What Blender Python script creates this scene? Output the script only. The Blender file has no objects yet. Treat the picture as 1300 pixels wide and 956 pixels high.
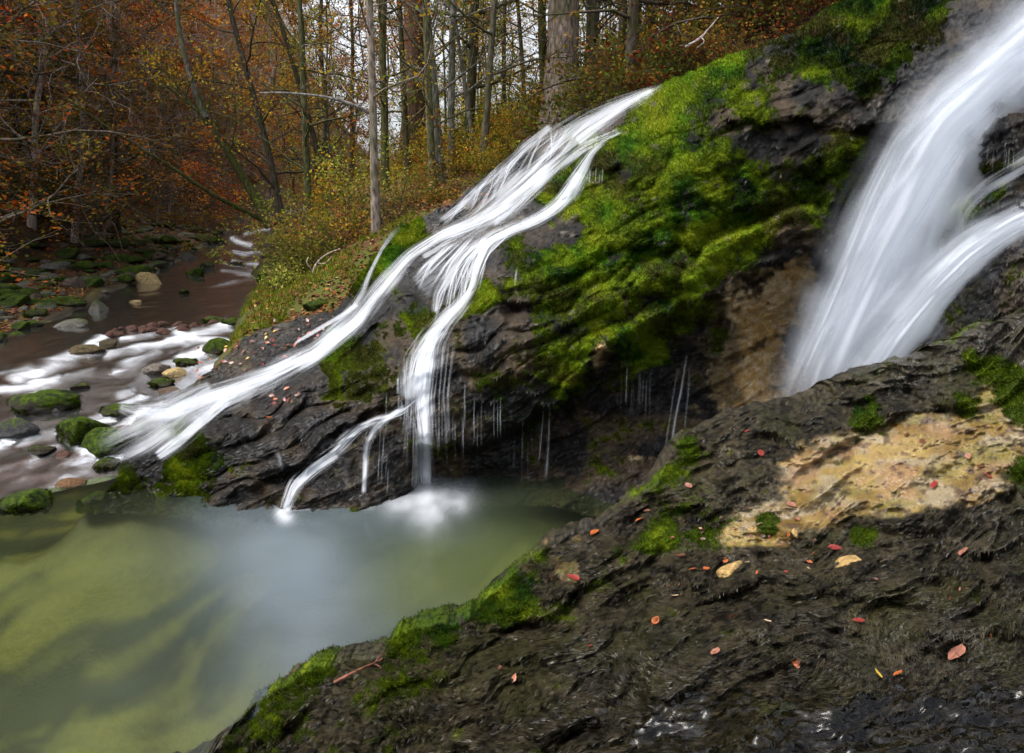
import bpy, math, random
import numpy as np
from math import radians as R

# ------------------------------------------------------------------ camera, world, sun, exposure
scene = bpy.context.scene
COL = scene.collection
H_CAM, PITCH, F_PX = 2.3, R(12.0), 863.0          # photo is 1300 px wide, optical centre at (650, 433)
cam_d = bpy.data.cameras.new("camera")
cam = bpy.data.objects.new("camera", cam_d); COL.objects.link(cam)
cam.location = (0, 0, H_CAM); cam.rotation_euler = (R(90) - PITCH, 0, 0)
cam_d.sensor_fit = 'HORIZONTAL'; cam_d.sensor_width = 36.0; cam_d.lens = 36.0 * F_PX / 1300.0
cam_d.shift_y = -45.0 / 1300.0
cam_d.clip_start = 0.05; cam_d.clip_end = 1000
scene.camera = cam

SUN_EL, SUN_AZ = R(60), R(-95)                   # veiled sun high on the left, a little behind the camera
world = bpy.data.worlds.new("World"); scene.world = world; world.use_nodes = True
wn = world.node_tree.nodes; wl = world.node_tree.links
bg = wn['Background']
sky = wn.new('ShaderNodeTexSky'); sky.sky_type = 'NISHITA'; sky.sun_disc = False
sky.sun_elevation = SUN_EL; sky.sun_rotation = SUN_AZ
sky.air_density = 1.0; sky.dust_density = 3.0; sky.ozone_density = 1.5
hs = wn.new('ShaderNodeHueSaturation'); hs.inputs['Saturation'].default_value = 0.30; hs.inputs['Value'].default_value = 1.0
wl.new(sky.outputs[0], hs.inputs['Color'])
tc = wn.new('ShaderNodeTexCoord')
cn = wn.new('ShaderNodeTexNoise'); cn.inputs['Scale'].default_value = 2.2; cn.inputs['Detail'].default_value = 5
cr = wn.new('ShaderNodeMapRange'); cr.inputs[1].default_value = 0.3; cr.inputs[2].default_value = 0.75
cr.inputs[3].default_value = 0.75; cr.inputs[4].default_value = 1.15
wl.new(tc.outputs['Generated'], cn.inputs['Vector']); wl.new(cn.outputs['Fac'], cr.inputs[0])
mx = wn.new('ShaderNodeMix'); mx.data_type = 'RGBA'; mx.blend_type = 'MULTIPLY'; mx.inputs[0].default_value = 1.0
wl.new(hs.outputs[0], mx.inputs[6]); wl.new(cr.outputs[0], mx.inputs[7])
sx = wn.new('ShaderNodeSeparateXYZ'); wl.new(tc.outputs['Generated'], sx.inputs[0])
ov = wn.new('ShaderNodeMapRange'); ov.inputs[1].default_value = 0.0; ov.inputs[2].default_value = 0.9; ov.inputs[3].default_value = 0.95; ov.inputs[4].default_value = 1.95
wl.new(sx.outputs['Z'], ov.inputs[0])
m2 = wn.new('ShaderNodeMix'); m2.data_type = 'RGBA'; m2.blend_type = 'MULTIPLY'; m2.inputs[0].default_value = 1.0
wl.new(mx.outputs[2], m2.inputs[6]); wl.new(ov.outputs[0], m2.inputs[7])
wl.new(m2.outputs[2], bg.inputs['Color']); bg.inputs['Strength'].default_value = 0.14

sun_d = bpy.data.lights.new("sun", 'SUN'); sun_d.energy = 1.4; sun_d.angle = R(25); sun_d.color = (1.0, 0.95, 0.87)
sun = bpy.data.objects.new("sun", sun_d); COL.objects.link(sun)
sun.rotation_euler = (R(90) - SUN_EL, 0, R(180) - SUN_AZ)
# lamp shines along -Z: aimed from azimuth SUN_AZ (0 = +Y, positive to +X)
import mathutils
_sd = mathutils.Vector((math.sin(SUN_AZ) * math.cos(SUN_EL), math.cos(SUN_AZ) * math.cos(SUN_EL), math.sin(SUN_EL)))
sun.rotation_euler = _sd.to_track_quat('Z', 'Y').to_euler()

scene.view_settings.view_transform = 'Standard'; scene.view_settings.look = 'None'
scene.view_settings.exposure = 1.0; scene.view_settings.gamma = 1.0
scene.view_settings.use_curve_mapping = False
cy = scene.cycles
cy.max_bounces = 8; cy.diffuse_bounces = 3; cy.glossy_bounces = 3; cy.transmission_bounces = 4
cy.transparent_max_bounces = 24; cy.caustics_reflective = False; cy.caustics_refractive = False
cy.sample_clamp_indirect = 6.0
cy.use_denoising = True

# ------------------------------------------------------------------ numpy noise
def _hash(ix, iy, iz, seed):
    h = (ix * 374761393 + iy * 668265263 + iz * 2147483647 + seed * 1274126177) & 0xFFFFFFFF
    h = ((h ^ (h >> 13)) * 1274126177) & 0xFFFFFFFF
    h = ((h ^ (h >> 16)) * 2246822519) & 0xFFFFFFFF
    h = h ^ (h >> 15)
    return (h & 0xFFFFFF).astype(np.float32) / float(0xFFFFFF) * 2 - 1

def noise2(x, y, seed=0):
    x = np.asarray(x, np.float64); y = np.asarray(y, np.float64)
    x0 = np.floor(x).astype(np.int64); y0 = np.floor(y).astype(np.int64)
    fx = (x - x0); fy = (y - y0)
    u = fx * fx * fx * (fx * (fx * 6 - 15) + 10); v = fy * fy * fy * (fy * (fy * 6 - 15) + 10)
    z = np.zeros_like(x0)
    a = _hash(x0, y0, z, seed); b = _hash(x0 + 1, y0, z, seed)
    c = _hash(x0, y0 + 1, z, seed); d = _hash(x0 + 1, y0 + 1, z, seed)
    return (a * (1 - u) + b * u) * (1 - v) + (c * (1 - u) + d * u) * v

def noise3(x, y, z, seed=0):
    x0 = np.floor(x).astype(np.int64); y0 = np.floor(y).astype(np.int64); z0 = np.floor(z).astype(np.int64)
    fx = x - x0; fy = y - y0; fz = z - z0
    u = fx * fx * (3 - 2 * fx); v = fy * fy * (3 - 2 * fy); w = fz * fz * (3 - 2 * fz)
    def L(zz):
        return ((_hash(x0, y0, zz, seed) * (1 - u) + _hash(x0 + 1, y0, zz, seed) * u) * (1 - v)
                + (_hash(x0, y0 + 1, zz, seed) * (1 - u) + _hash(x0 + 1, y0 + 1, zz, seed) * u) * v)
    return L(z0) * (1 - w) + L(z0 + 1) * w

def fbm2(x, y, octv=4, seed=0, gain=0.5):
    s = 0; a = 1.0; t = 0
    for i in range(octv):
        s = s + a * noise2(x * 2 ** i + 17.3 * i, y * 2 ** i - 9.1 * i, seed + i); t += a; a *= gain
    return s / t

def ridge2(x, y, octv=3, seed=0):
    s = 0; a = 1.0; t = 0
    for i in range(octv):
        s = s + a * (1 - 2 * np.abs(noise2(x * 2 ** i + 5.7 * i, y * 2 ** i + 3.3 * i, seed + i))); t += a; a *= 0.5
    return s / t

def cell2(x, y, seed=0):
    """distance to nearest jittered feature point (rounded cushions)"""
    x0 = np.floor(x).astype(np.int64); y0 = np.floor(y).astype(np.int64)
    best = np.full(np.shape(x), 9.0); z = np.zeros_like(x0)
    for dx in (-1, 0, 1):
        for dy in (-1, 0, 1):
            cx = x0 + dx; cyy = y0 + dy
            px = cx + 0.5 + 0.45 * _hash(cx, cyy, z, seed); py = cyy + 0.5 + 0.45 * _hash(cx, cyy, z, seed + 7)
            best = np.minimum(best, (px - x) ** 2 + (py - y) ** 2)
    return np.sqrt(best)

def cell_tone(x, y, seed=0):
    """a random tone per cushion, and how near its rim a point lies"""
    x0 = np.floor(x).astype(np.int64); y0 = np.floor(y).astype(np.int64)
    b1 = np.full(np.shape(x), 9.0); b2 = np.full(np.shape(x), 9.0); tone = np.zeros(np.shape(x)); z = np.zeros_like(x0)
    for dx in (-1, 0, 1):
        for dy in (-1, 0, 1):
            cx = x0 + dx; cyy = y0 + dy
            d = np.hypot(cx + 0.5 + 0.45 * _hash(cx, cyy, z, seed) - x, cyy + 0.5 + 0.45 * _hash(cx, cyy, z, seed + 7) - y)
            tone = np.where(d < b1, _hash(cx, cyy, z, seed + 3), tone)
            b2 = np.where(d < b1, b1, np.minimum(b2, d)); b1 = np.minimum(b1, d)
    return tone, b2 - b1

def sstep(a, b, x):
    t = np.clip((x - a) / (b - a), 0, 1); return t * t * (3 - 2 * t)

def lerp(a, b, t): return a + (b - a) * t

# ------------------------------------------------------------------ photo pixel <-> place
CP, SP = math.cos(PITCH), math.sin(PITCH)
def P(px, py, Y):
    """point of the place seen at photo pixel (px,py) at Y metres ahead"""
    px = np.asarray(px, float); py = np.asarray(py, float)
    xc = (px - 650) / F_PX; yc = -(py - 433) / F_PX
    t = Y / (CP + yc * SP)
    return np.stack([xc * t, np.broadcast_to(Y, np.shape(t)) * 1.0, H_CAM + t * (-SP + yc * CP)], -1)

def P_z(px, py, z):
    xc = (px - 650) / F_PX; yc = -(py - 433) / F_PX
    t = (z - H_CAM) / (-SP + yc * CP)
    return np.array([xc * t, t * (CP + yc * SP), z])

def to_px(p):
    p = np.asarray(p, float)
    dz = p[..., 2] - H_CAM; t = p[..., 1] * CP - dz * SP; u = p[..., 1] * SP + dz * CP
    return 650 + F_PX * p[..., 0] / t, 433 - F_PX * u / t

class TPS:
    def __init__(s, pts, smooth=1e-3, sc=100.0):
        pts = np.asarray(pts, float); s.sc = sc
        s.p = pts[:, :2] / sc; v = pts[:, 2]
        n = len(v); d = np.linalg.norm(s.p[:, None] - s.p[None], axis=-1)
        K = np.where(d > 0, d * d * np.log(d + 1e-12), 0) + smooth * np.eye(n)
        Q = np.concatenate([np.ones((n, 1)), s.p], 1)
        A = np.block([[K, Q], [Q.T, np.zeros((3, 3))]])
        s.w = np.linalg.solve(A, np.concatenate([v, np.zeros(3)]))
    def __call__(s, x, y):
        sh = np.shape(x); q = np.stack([np.ravel(x), np.ravel(y)], -1) / s.sc
        out = np.zeros(len(q)); n = len(s.p)
        out += s.w[n] + q @ s.w[n + 1:]
        for i in range(n):
            d2 = (q[:, 0] - s.p[i, 0]) ** 2 + (q[:, 1] - s.p[i, 1]) ** 2
            out += s.w[i] * 0.5 * d2 * np.log(d2 + 1e-12)
        return out.reshape(sh)

def shepard(pts, x, y, power=3.2):
    pts = np.asarray(pts, float); sh = np.shape(x); x = np.ravel(x); y = np.ravel(y)
    num = np.zeros((len(x), pts.shape[1] - 2)); den = np.zeros(len(x))
    for p in pts:
        w = 1.0 / (((x - p[0]) ** 2 + (y - p[1]) ** 2) + 30.0) ** (power / 2)
        num += w[:, None] * p[2:]; den += w
    return [(num[:, k] / den).reshape(sh) for k in range(num.shape[1])]

# ------------------------------------------------------------------ mesh helpers
def mk_mesh(name, V, Q, cols=None, floats=None, smooth=True):
    V = np.asarray(V, np.float32).reshape(-1, 3); Q = np.asarray(Q, np.int32)
    k = Q.shape[1]
    me = bpy.data.meshes.new(name)
    me.vertices.add(len(V)); me.vertices.foreach_set('co', V.ravel())
    me.loops.add(Q.size); me.loops.foreach_set('vertex_index', Q.ravel())
    me.polygons.add(len(Q)); me.polygons.foreach_set('loop_start', np.arange(0, Q.size, k, dtype=np.int32))
    me.polygons.foreach_set('loop_total', np.full(len(Q), k, np.int32))
    if smooth: me.polygons.foreach_set('use_smooth', np.ones(len(Q), bool))
    if cols is not None:
        a = me.color_attributes.new('Col', 'FLOAT_COLOR', 'POINT')
        c = np.ones((len(V), 4), np.float32); c[:, :3] = np.asarray(cols).reshape(-1, 3)
        a.data.foreach_set('color', c.ravel())
    for k_, v_ in (floats or {}).items():
        a = me.attributes.new(k_, 'FLOAT', 'POINT'); a.data.foreach_set('value', np.asarray(v_, np.float32).ravel())
    me.update(calc_edges=True); me.validate(clean_customdata=False)
    return me

def grid_quads(nr, nc, flip=False):
    i = np.arange(nr - 1)[:, None] * nc + np.arange(nc - 1)[None]
    q = np.stack([i, i + 1, i + nc + 1, i + nc], -1).reshape(-1, 4)
    return q[:, ::-1] if flip else q

def link(name, me, mat, parent=None):
    o = bpy.data.objects.new(name, me); COL.objects.link(o)
    if mat is not None and len(me.materials) == 0: me.materials.append(mat)
    if parent is not None: o.parent = parent
    return o

def tag(o, label=None, cat=None, group=None, kind=None):
    if label: o['label'] = label
    if cat: o['category'] = cat
    if group: o['group'] = group
    if kind: o['kind'] = kind
    return o

def thing(name, label, cat, loc=(0, 0, 0), rotz=0, group=None):
    o = bpy.data.objects.new(name, None); COL.objects.link(o); o.empty_display_size = 0.1
    o.location = loc; o.rotation_euler = (0, 0, rotz)
    return tag(o, label, cat, group)

def dup(root, loc=None, rotz=None, scale=None, label=None, group=None):
    r = root.copy(); COL.objects.link(r)
    if loc is not None: r.location = loc
    if rotz is not None: r.rotation_euler = (0, 0, rotz)
    if scale is not None: r.scale = scale if hasattr(scale, '__len__') else (scale,) * 3
    if label: r['label'] = label
    if group: r['group'] = group
    for ch in list(root.children):
        c = ch.copy(); COL.objects.link(c); c.parent = r
    return r

class Acc:
    """collects quads (tubes, leaves) into one mesh"""
    def __init__(s): s.V = []; s.Q = []; s.C = []; s.n = 0
    def add(s, V, Q, c):
        V = np.asarray(V, float).reshape(-1, 3); s.V.append(V); s.Q.append(np.asarray(Q) + s.n); s.n += len(V)
        c = np.asarray(c, float); s.C.append(np.broadcast_to(c, (len(V), 3)))
    def tube(s, path, rad, sides, c):
        path = np.asarray(path, float); n = len(path); rad = np.broadcast_to(rad, n)
        T = np.gradient(path, axis=0); T /= np.linalg.norm(T, axis=1)[:, None] + 1e-9
        up = np.array([0.31, 0.17, 0.93]) if abs(T[0][2]) < 0.8 else np.array([0.95, 0.2, 0.1])
        A = np.cross(T, up); A /= np.linalg.norm(A, axis=1)[:, None] + 1e-9
        B = np.cross(T, A)
        th = np.linspace(0, 2 * np.pi, sides, endpoint=False)
        V = path[:, None] + rad[:, None, None] * (A[:, None] * np.cos(th)[None, :, None] + B[:, None] * np.sin(th)[None, :, None])
        i = np.arange(n - 1)[:, None] * sides; j = np.arange(sides)[None]; k = (j + 1) % sides
        Q = np.stack([i + j, i + k, i + sides + k, i + sides + j], -1).reshape(-1, 4)
        s.add(V, Q, c)
    def leaves(s, pts, size, cols, rng, flat=0.0, aspect=0.6):
        n = len(pts)
        if n == 0: return
        a = rng.normal(size=(n, 3)); a[:, 2] *= (1 - flat); a /= np.linalg.norm(a, axis=1)[:, None] + 1e-9
        b = rng.normal(size=(n, 3)); b[:, 2] *= (1 - flat); b = np.cross(a, np.cross(b, a)); b /= np.linalg.norm(b, axis=1)[:, None] + 1e-9
        sz = size * rng.uniform(0.6, 1.3, n)[:, None]
        nrm = np.cross(a, b)
        V = np.stack([pts - a * sz * 0.5, pts + b * sz * 0.5 * aspect + nrm * sz * 0.1, pts + a * sz * 0.5, pts - b * sz * 0.5 * aspect + nrm * sz * 0.1], 1)
        Q = np.arange(4 * n).reshape(n, 4)
        s.add(V.reshape(-1, 3), Q, np.repeat(cols, 4, 0))
    def mesh(s, name, smooth=True):
        return mk_mesh(name, np.concatenate(s.V), np.concatenate(s.Q), np.concatenate(s.C), smooth=smooth)

# ------------------------------------------------------------------ materials
def new_mat(name):
    m = bpy.data.materials.new(name); m.use_nodes = True
    nt = m.node_tree; nt.nodes.clear()
    out = nt.nodes.new('ShaderNodeOutputMaterial')
    return m, nt, nt.nodes, nt.links, out

def attr(N, name):
    a = N.new('ShaderNodeAttribute'); a.attribute_name = name; return a

def rock_mat(name, fine=60.0, bump=0.5, bump_d=0.01, spec=0.34, var=0.45, wetlo=0.9, wethi=0.22):
    m, nt, N, L, out = new_mat(name)
    b = N.new('ShaderNodeBsdfPrincipled')
    geo = N.new('ShaderNodeNewGeometry')
    n1 = N.new('ShaderNodeTexNoise'); n1.inputs['Scale'].default_value = fine; n1.inputs['Detail'].default_value = 6; n1.inputs['Roughness'].default_value = 0.65
    L.new(geo.outputs['Position'], n1.inputs['Vector'])
    mr = N.new('ShaderNodeMapRange'); mr.inputs[1].default_value = 0.3; mr.inputs[2].default_value = 0.7
    mr.inputs[3].default_value = 1 - var; mr.inputs[4].default_value = 1 + var
    L.new(n1.outputs['Fac'], mr.inputs[0])
    c = attr(N, 'Col')
    mix = N.new('ShaderNodeMix'); mix.data_type = 'RGBA'; mix.blend_type = 'MULTIPLY'; mix.inputs[0].default_value = 1
    L.new(c.outputs['Color'], mix.inputs[6]); L.new(mr.outputs[0], mix.inputs[7])
    L.new(mix.outputs[2], b.inputs['Base Color'])
    w = attr(N, 'Wet')
    rr = N.new('ShaderNodeMapRange'); rr.inputs[3].default_value = wetlo; rr.inputs[4].default_value = wethi
    L.new(w.outputs['Fac'], rr.inputs[0]); L.new(rr.outputs[0], b.inputs['Roughness'])
    sp = N.new('ShaderNodeMapRange'); sp.inputs[3].default_value = 0.08; sp.inputs[4].default_value = spec
    L.new(w.outputs['Fac'], sp.inputs[0]); L.new(sp.outputs[0], b.inputs['Specular IOR Level'])
    bp = N.new('ShaderNodeBump'); bp.inputs['Strength'].default_value = bump; bp.inputs['Distance'].default_value = bump_d
    L.new(n1.outputs['Fac'], bp.inputs['Height']); L.new(bp.outputs['Normal'], b.inputs['Normal'])
    L.new(b.outputs[0], out.inputs[0])
    return m

M_ROCK = rock_mat('mossy_rock', 70, 0.8, 0.012)
M_LEDGE = rock_mat('algae_rock', 110, 0.8, 0.008, spec=.6, wethi=.13)
M_GROUND = rock_mat('forest_soil', 25, 0.4, 0.02, var=.15)
M_STONE = rock_mat('stream_stone', 45, 0.5, 0.01)

def leaf_mat(name, transl=0.35, hue=0.04, val=0.35, gloss=0.0):
    m, nt, N, L, out = new_mat(name)
    c = attr(N, 'Col'); oi = N.new('ShaderNodeObjectInfo')
    h = N.new('ShaderNodeHueSaturation')
    r1 = N.new('ShaderNodeMapRange'); r1.inputs[3].default_value = 0.5 - hue; r1.inputs[4].default_value = 0.5 + hue
    r2 = N.new('ShaderNodeMapRange'); r2.inputs[3].default_value = 1 - val; r2.inputs[4].default_value = 1 + val
    L.new(oi.outputs['Random'], r1.inputs[0])
    mm = N.new('ShaderNodeMath'); mm.operation = 'FRACT'; m2 = N.new('ShaderNodeMath'); m2.operation = 'MULTIPLY'; m2.inputs[1].default_value = 7.31
    L.new(oi.outputs['Random'], m2.inputs[0]); L.new(m2.outputs[0], mm.inputs[0]); L.new(mm.outputs[0], r2.inputs[0])
    L.new(r1.outputs[0], h.inputs['Hue']); L.new(r2.outputs[0], h.inputs['Value']); L.new(c.outputs['Color'], h.inputs['Color'])
    d = N.new('ShaderNodeBsdfDiffuse'); t = N.new('ShaderNodeBsdfTranslucent'); mix = N.new('ShaderNodeMixShader')
    mix.inputs[0].default_value = transl
    L.new(h.outputs[0], d.inputs[0]); L.new(h.outputs[0], t.inputs[0]); L.new(d.outputs[0], mix.inputs[1]); L.new(t.outputs[0], mix.inputs[2])
    if gloss:
        g = N.new('ShaderNodeBsdfGlossy'); g.inputs['Roughness'].default_value = 0.35; mg = N.new('ShaderNodeMixShader'); mg.inputs[0].default_value = gloss
        L.new(mix.outputs[0], mg.inputs[1]); L.new(g.outputs[0], mg.inputs[2]); L.new(mg.outputs[0], out.inputs[0])
    else: L.new(mix.outputs[0], out.inputs[0])
    return m

M_LEAF = leaf_mat('autumn_leaves'); M_MOSS = leaf_mat('moss_fronds', 0.3, 0.0, 0.0); M_LITTER = leaf_mat('leaf_litter', 0.15, 0, 0)
M_FALLEN = leaf_mat('wet_fallen_leaf', 0.1, 0.0, 0.0, 0.06)

M_HAIR = leaf_mat('wet_algae', 0.1, 0, 0, 0.025)

def bark_mat():
    m, nt, N, L, out = new_mat('bark')
    b = N.new('ShaderNodeBsdfPrincipled'); b.inputs['Roughness'].default_value = 0.9; b.inputs['Specular IOR Level'].default_value = 0.1
    tcn = N.new('ShaderNodeTexCoord'); mp = N.new('ShaderNodeMapping'); mp.inputs['Scale'].default_value = (1, 1, 0.25)
    n1 = N.new('ShaderNodeTexNoise'); n1.inputs['Scale'].default_value = 30; n1.inputs['Detail'].default_value = 5
    L.new(tcn.outputs['Object'], mp.inputs[0]); L.new(mp.outputs[0], n1.inputs['Vector'])
    mr = N.new('ShaderNodeMapRange'); mr.inputs[1].default_value = 0.3; mr.inputs[2].default_value = 0.7; mr.inputs[3].default_value = 0.25; mr.inputs[4].default_value = 1.7
    L.new(n1.outputs['Fac'], mr.inputs[0])
    n2 = N.new('ShaderNodeTexNoise'); n2.inputs['Scale'].default_value = 2.5; n2.inputs['Detail'].default_value = 4
    L.new(tcn.outputs['Object'], n2.inputs['Vector'])
    ms = N.new('ShaderNodeMapRange'); ms.inputs[1].default_value = 0.46; ms.inputs[2].default_value = 0.62
    L.new(n2.outputs['Fac'], ms.inputs[0])
    c = attr(N, 'Col')
    mix = N.new('ShaderNodeMix'); mix.data_type = 'RGBA'; mix.blend_type = 'MULTIPLY'; mix.inputs[0].default_value = 1
    L.new(c.outputs['Color'], mix.inputs[6]); L.new(mr.outputs[0], mix.inputs[7])
    m2 = N.new('ShaderNodeMix'); m2.data_type = 'RGBA'; m2.inputs[7].default_value = (0.05, 0.06, 0.012, 1)
    mf = N.new('ShaderNodeMath'); mf.operation = 'MULTIPLY'; mf.inputs[1].default_value = 0.55
    L.new(ms.outputs[0], mf.inputs[0]); L.new(mf.outputs[0], m2.inputs[0]); L.new(mix.outputs[2], m2.inputs[6])
    L.new(m2.outputs[2], b.inputs['Base Color'])
    bp = N.new('ShaderNodeBump'); bp.inputs['Strength'].default_value = 0.7; bp.inputs['Distance'].default_value = 0.02
    L.new(n1.outputs['Fac'], bp.inputs['Height']); L.new(bp.outputs['Normal'], b.inputs['Normal'])
    L.new(b.outputs[0], out.inputs[0]); return m
M_BARK = bark_mat()

def whitewater_mat():
    m, nt, N, L, out = new_mat('white_water')
    a = attr(N, 'Alpha')
    d = N.new('ShaderNodeBsdfDiffuse'); d.inputs[0].default_value = (0.84, 0.87, 0.92, 1)
    t = N.new('ShaderNodeBsdfTranslucent'); t.inputs[0].default_value = (0.80, 0.85, 0.93, 1)
    m1 = N.new('ShaderNodeMixShader'); m1.inputs[0].default_value = 0.45
    L.new(d.outputs[0], m1.inputs[1]); L.new(t.outputs[0], m1.inputs[2])
    tr = N.new('ShaderNodeBsdfTransparent'); m2 = N.new('ShaderNodeMixShader')
    L.new(a.outputs['Fac'], m2.inputs[0]); L.new(tr.outputs[0], m2.inputs[1]); L.new(m1.outputs[0], m2.inputs[2])
    L.new(m2.outputs[0], out.inputs[0]); return m
M_WHITE = whitewater_mat()

def water_mat(name, tint, murk_sheen_col, rough, foam_col=(0.85, 0.88, 0.93, 1), wave=0.0, wave_sc=3.0, fr=1.33):
    """clear tinted water + attribute-driven murkiness and foam + sky reflection; stream murkiness includes painted sky sheen"""
    m, nt, N, L, out = new_mat(name)
    tr = N.new('ShaderNodeBsdfTransparent'); tr.inputs[0].default_value = (*tint, 1)
    mk = N.new('ShaderNodeBsdfDiffuse'); mk.inputs[0].default_value = (*murk_sheen_col, 1)
    am = attr(N, 'MurkSheen'); af = attr(N, 'Foam')
    if name == 'pool_water': cm = attr(N, 'Col'); L.new(cm.outputs['Color'], mk.inputs[0])
    m1 = N.new('ShaderNodeMixShader'); L.new(am.outputs['Fac'], m1.inputs[0]); L.new(tr.outputs[0], m1.inputs[1]); L.new(mk.outputs[0], m1.inputs[2])
    g = N.new('ShaderNodeBsdfGlossy'); g.inputs['Roughness'].default_value = rough
    f = N.new('ShaderNodeFresnel'); f.inputs[0].default_value = fr
    m2 = N.new('ShaderNodeMixShader'); L.new(f.outputs[0], m2.inputs[0]); L.new(m1.outputs[0], m2.inputs[1]); L.new(g.outputs[0], m2.inputs[2])
    fo = N.new('ShaderNodeBsdfDiffuse'); fo.inputs[0].default_value = foam_col
    m3 = N.new('ShaderNodeMixShader'); L.new(af.outputs['Fac'], m3.inputs[0]); L.new(m2.outputs[0], m3.inputs[1]); L.new(fo.outputs[0], m3.inputs[2])
    if wave:
        geo = N.new('ShaderNodeNewGeometry'); n1 = N.new('ShaderNodeTexNoise'); n1.inputs['Scale'].default_value = wave_sc; n1.inputs['Detail'].default_value = 3
        L.new(geo.outputs['Position'], n1.inputs['Vector'])
        bp = N.new('ShaderNodeBump'); bp.inputs['Strength'].default_value = wave; bp.inputs['Distance'].default_value = 0.05
        L.new(n1.outputs['Fac'], bp.inputs['Height']); L.new(bp.outputs['Normal'], g.inputs['Normal']); L.new(bp.outputs['Normal'], f.inputs['Normal'])
    L.new(m3.outputs[0], out.inputs[0]); return m
M_POOL = water_mat('pool_water', (0.82, 0.90, 0.66), (0.115, 0.150, 0.150), 0.17)
M_STREAM = water_mat('stream_water', (0.88, 0.84, 0.72), (0.085, 0.090, 0.095), 0.16, wave=0.12, wave_sc=5.0)  # silver-grey murkiness colour paints reflected sky into the stream

# palettes (linear albedo)
MOSS_D = np.array([0.006, 0.010, 0.002]); MOSS_M = np.array([0.030, 0.048, 0.003]); MOSS_B = np.array([0.105, 0.155, 0.006]); MOSS_Y = np.array([0.15, 0.16, 0.008])
ROCK_D = np.array([0.0085, 0.0078, 0.0068]); ROCK_G = np.array([0.026, 0.026, 0.028]); ROCK_BR = np.array([0.062, 0.042, 0.022]); TAN = np.array([0.50, 0.31, 0.11]); PALE = np.array([0.50, 0.43, 0.33])

def mixc(a, b, t): return a + (b - a) * t[..., None]

# ------------------------------------------------------------------ terrain
PATH = np.array([  # x, y, water z, half width
    (-2.6, 4.2, -0.06, 1.7), (-3.6, 5.2, -0.01, 1.6), (-4.3, 6.2, .15, 1.5), (-5.0, 7.3, .33, 1.7), (-5.1, 8.6, .50, 1.4), (-5.45, 10.5, .58, 1.25),
    (-6.1, 12.5, .60, 1.35), (-6.8, 15, .63, 1.05), (-8.2, 20, .72, 1.0), (-10.4, 27, .88, 1.0), (-12.8, 35, 1.05, .9), (-13.4, 48, 1.5, 1.2),
    (-8, 70, 2.2, 1.5), (2, 110, 3.2, 1.5), (20, 170, 5, 1.5)], float)

def path_near(X, Y):
    best = np.full(X.shape, 1e9); D = np.zeros(X.shape); ZW = np.zeros(X.shape); HW = np.zeros(X.shape); WT = np.zeros(X.shape) + 1e-300
    for i in range(len(PATH) - 1):
        a, b = PATH[i], PATH[i + 1]; d = b[:2] - a[:2]; L2 = d @ d
        t = np.clip(((X - a[0]) * d[0] + (Y - a[1]) * d[1]) / L2, 0, 1)
        qx = a[0] + t * d[0]; qy = a[1] + t * d[1]
        ds = np.hypot(X - qx, Y - qy); side = np.sign((X - qx) * d[1] - (Y - qy) * d[0])
        m = ds < best
        best = np.where(m, ds, best); D = np.where(m, ds * side, D)
        w = np.exp(-ds / .55); WT = WT + w; ZW = ZW + w * (a[2] + t * (b[2] - a[2])); HW = HW + w * (a[3] + t * (b[3] - a[3]))
    return D, ZW / WT, HW / WT

CREST = np.array([(-8, 5.3), (-4.0, 5.3), (-3.5, 5.75), (-2.7, 7.1), (-1.86, 7.5), (-1.3, 8.0), (.48, 8.6), (1.79, 8.5), (3, 7.4), (4.2, 7.1), (6, 6.4), (9, 6.0), (40, 6.0)])
CREST_Z = np.array([(-8, .05), (-4.0, .05), (-3.5, .12), (-2.7, .72), (-1.86, 1.2), (-1.3, 1.85), (.48, 3.05), (1.79, 3.45), (3, 3.3), (4.2, 3.4), (6, 3.6), (40, 4)])
def crest_y(X): return np.interp(X, CREST[:, 0], CREST[:, 1])

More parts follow.
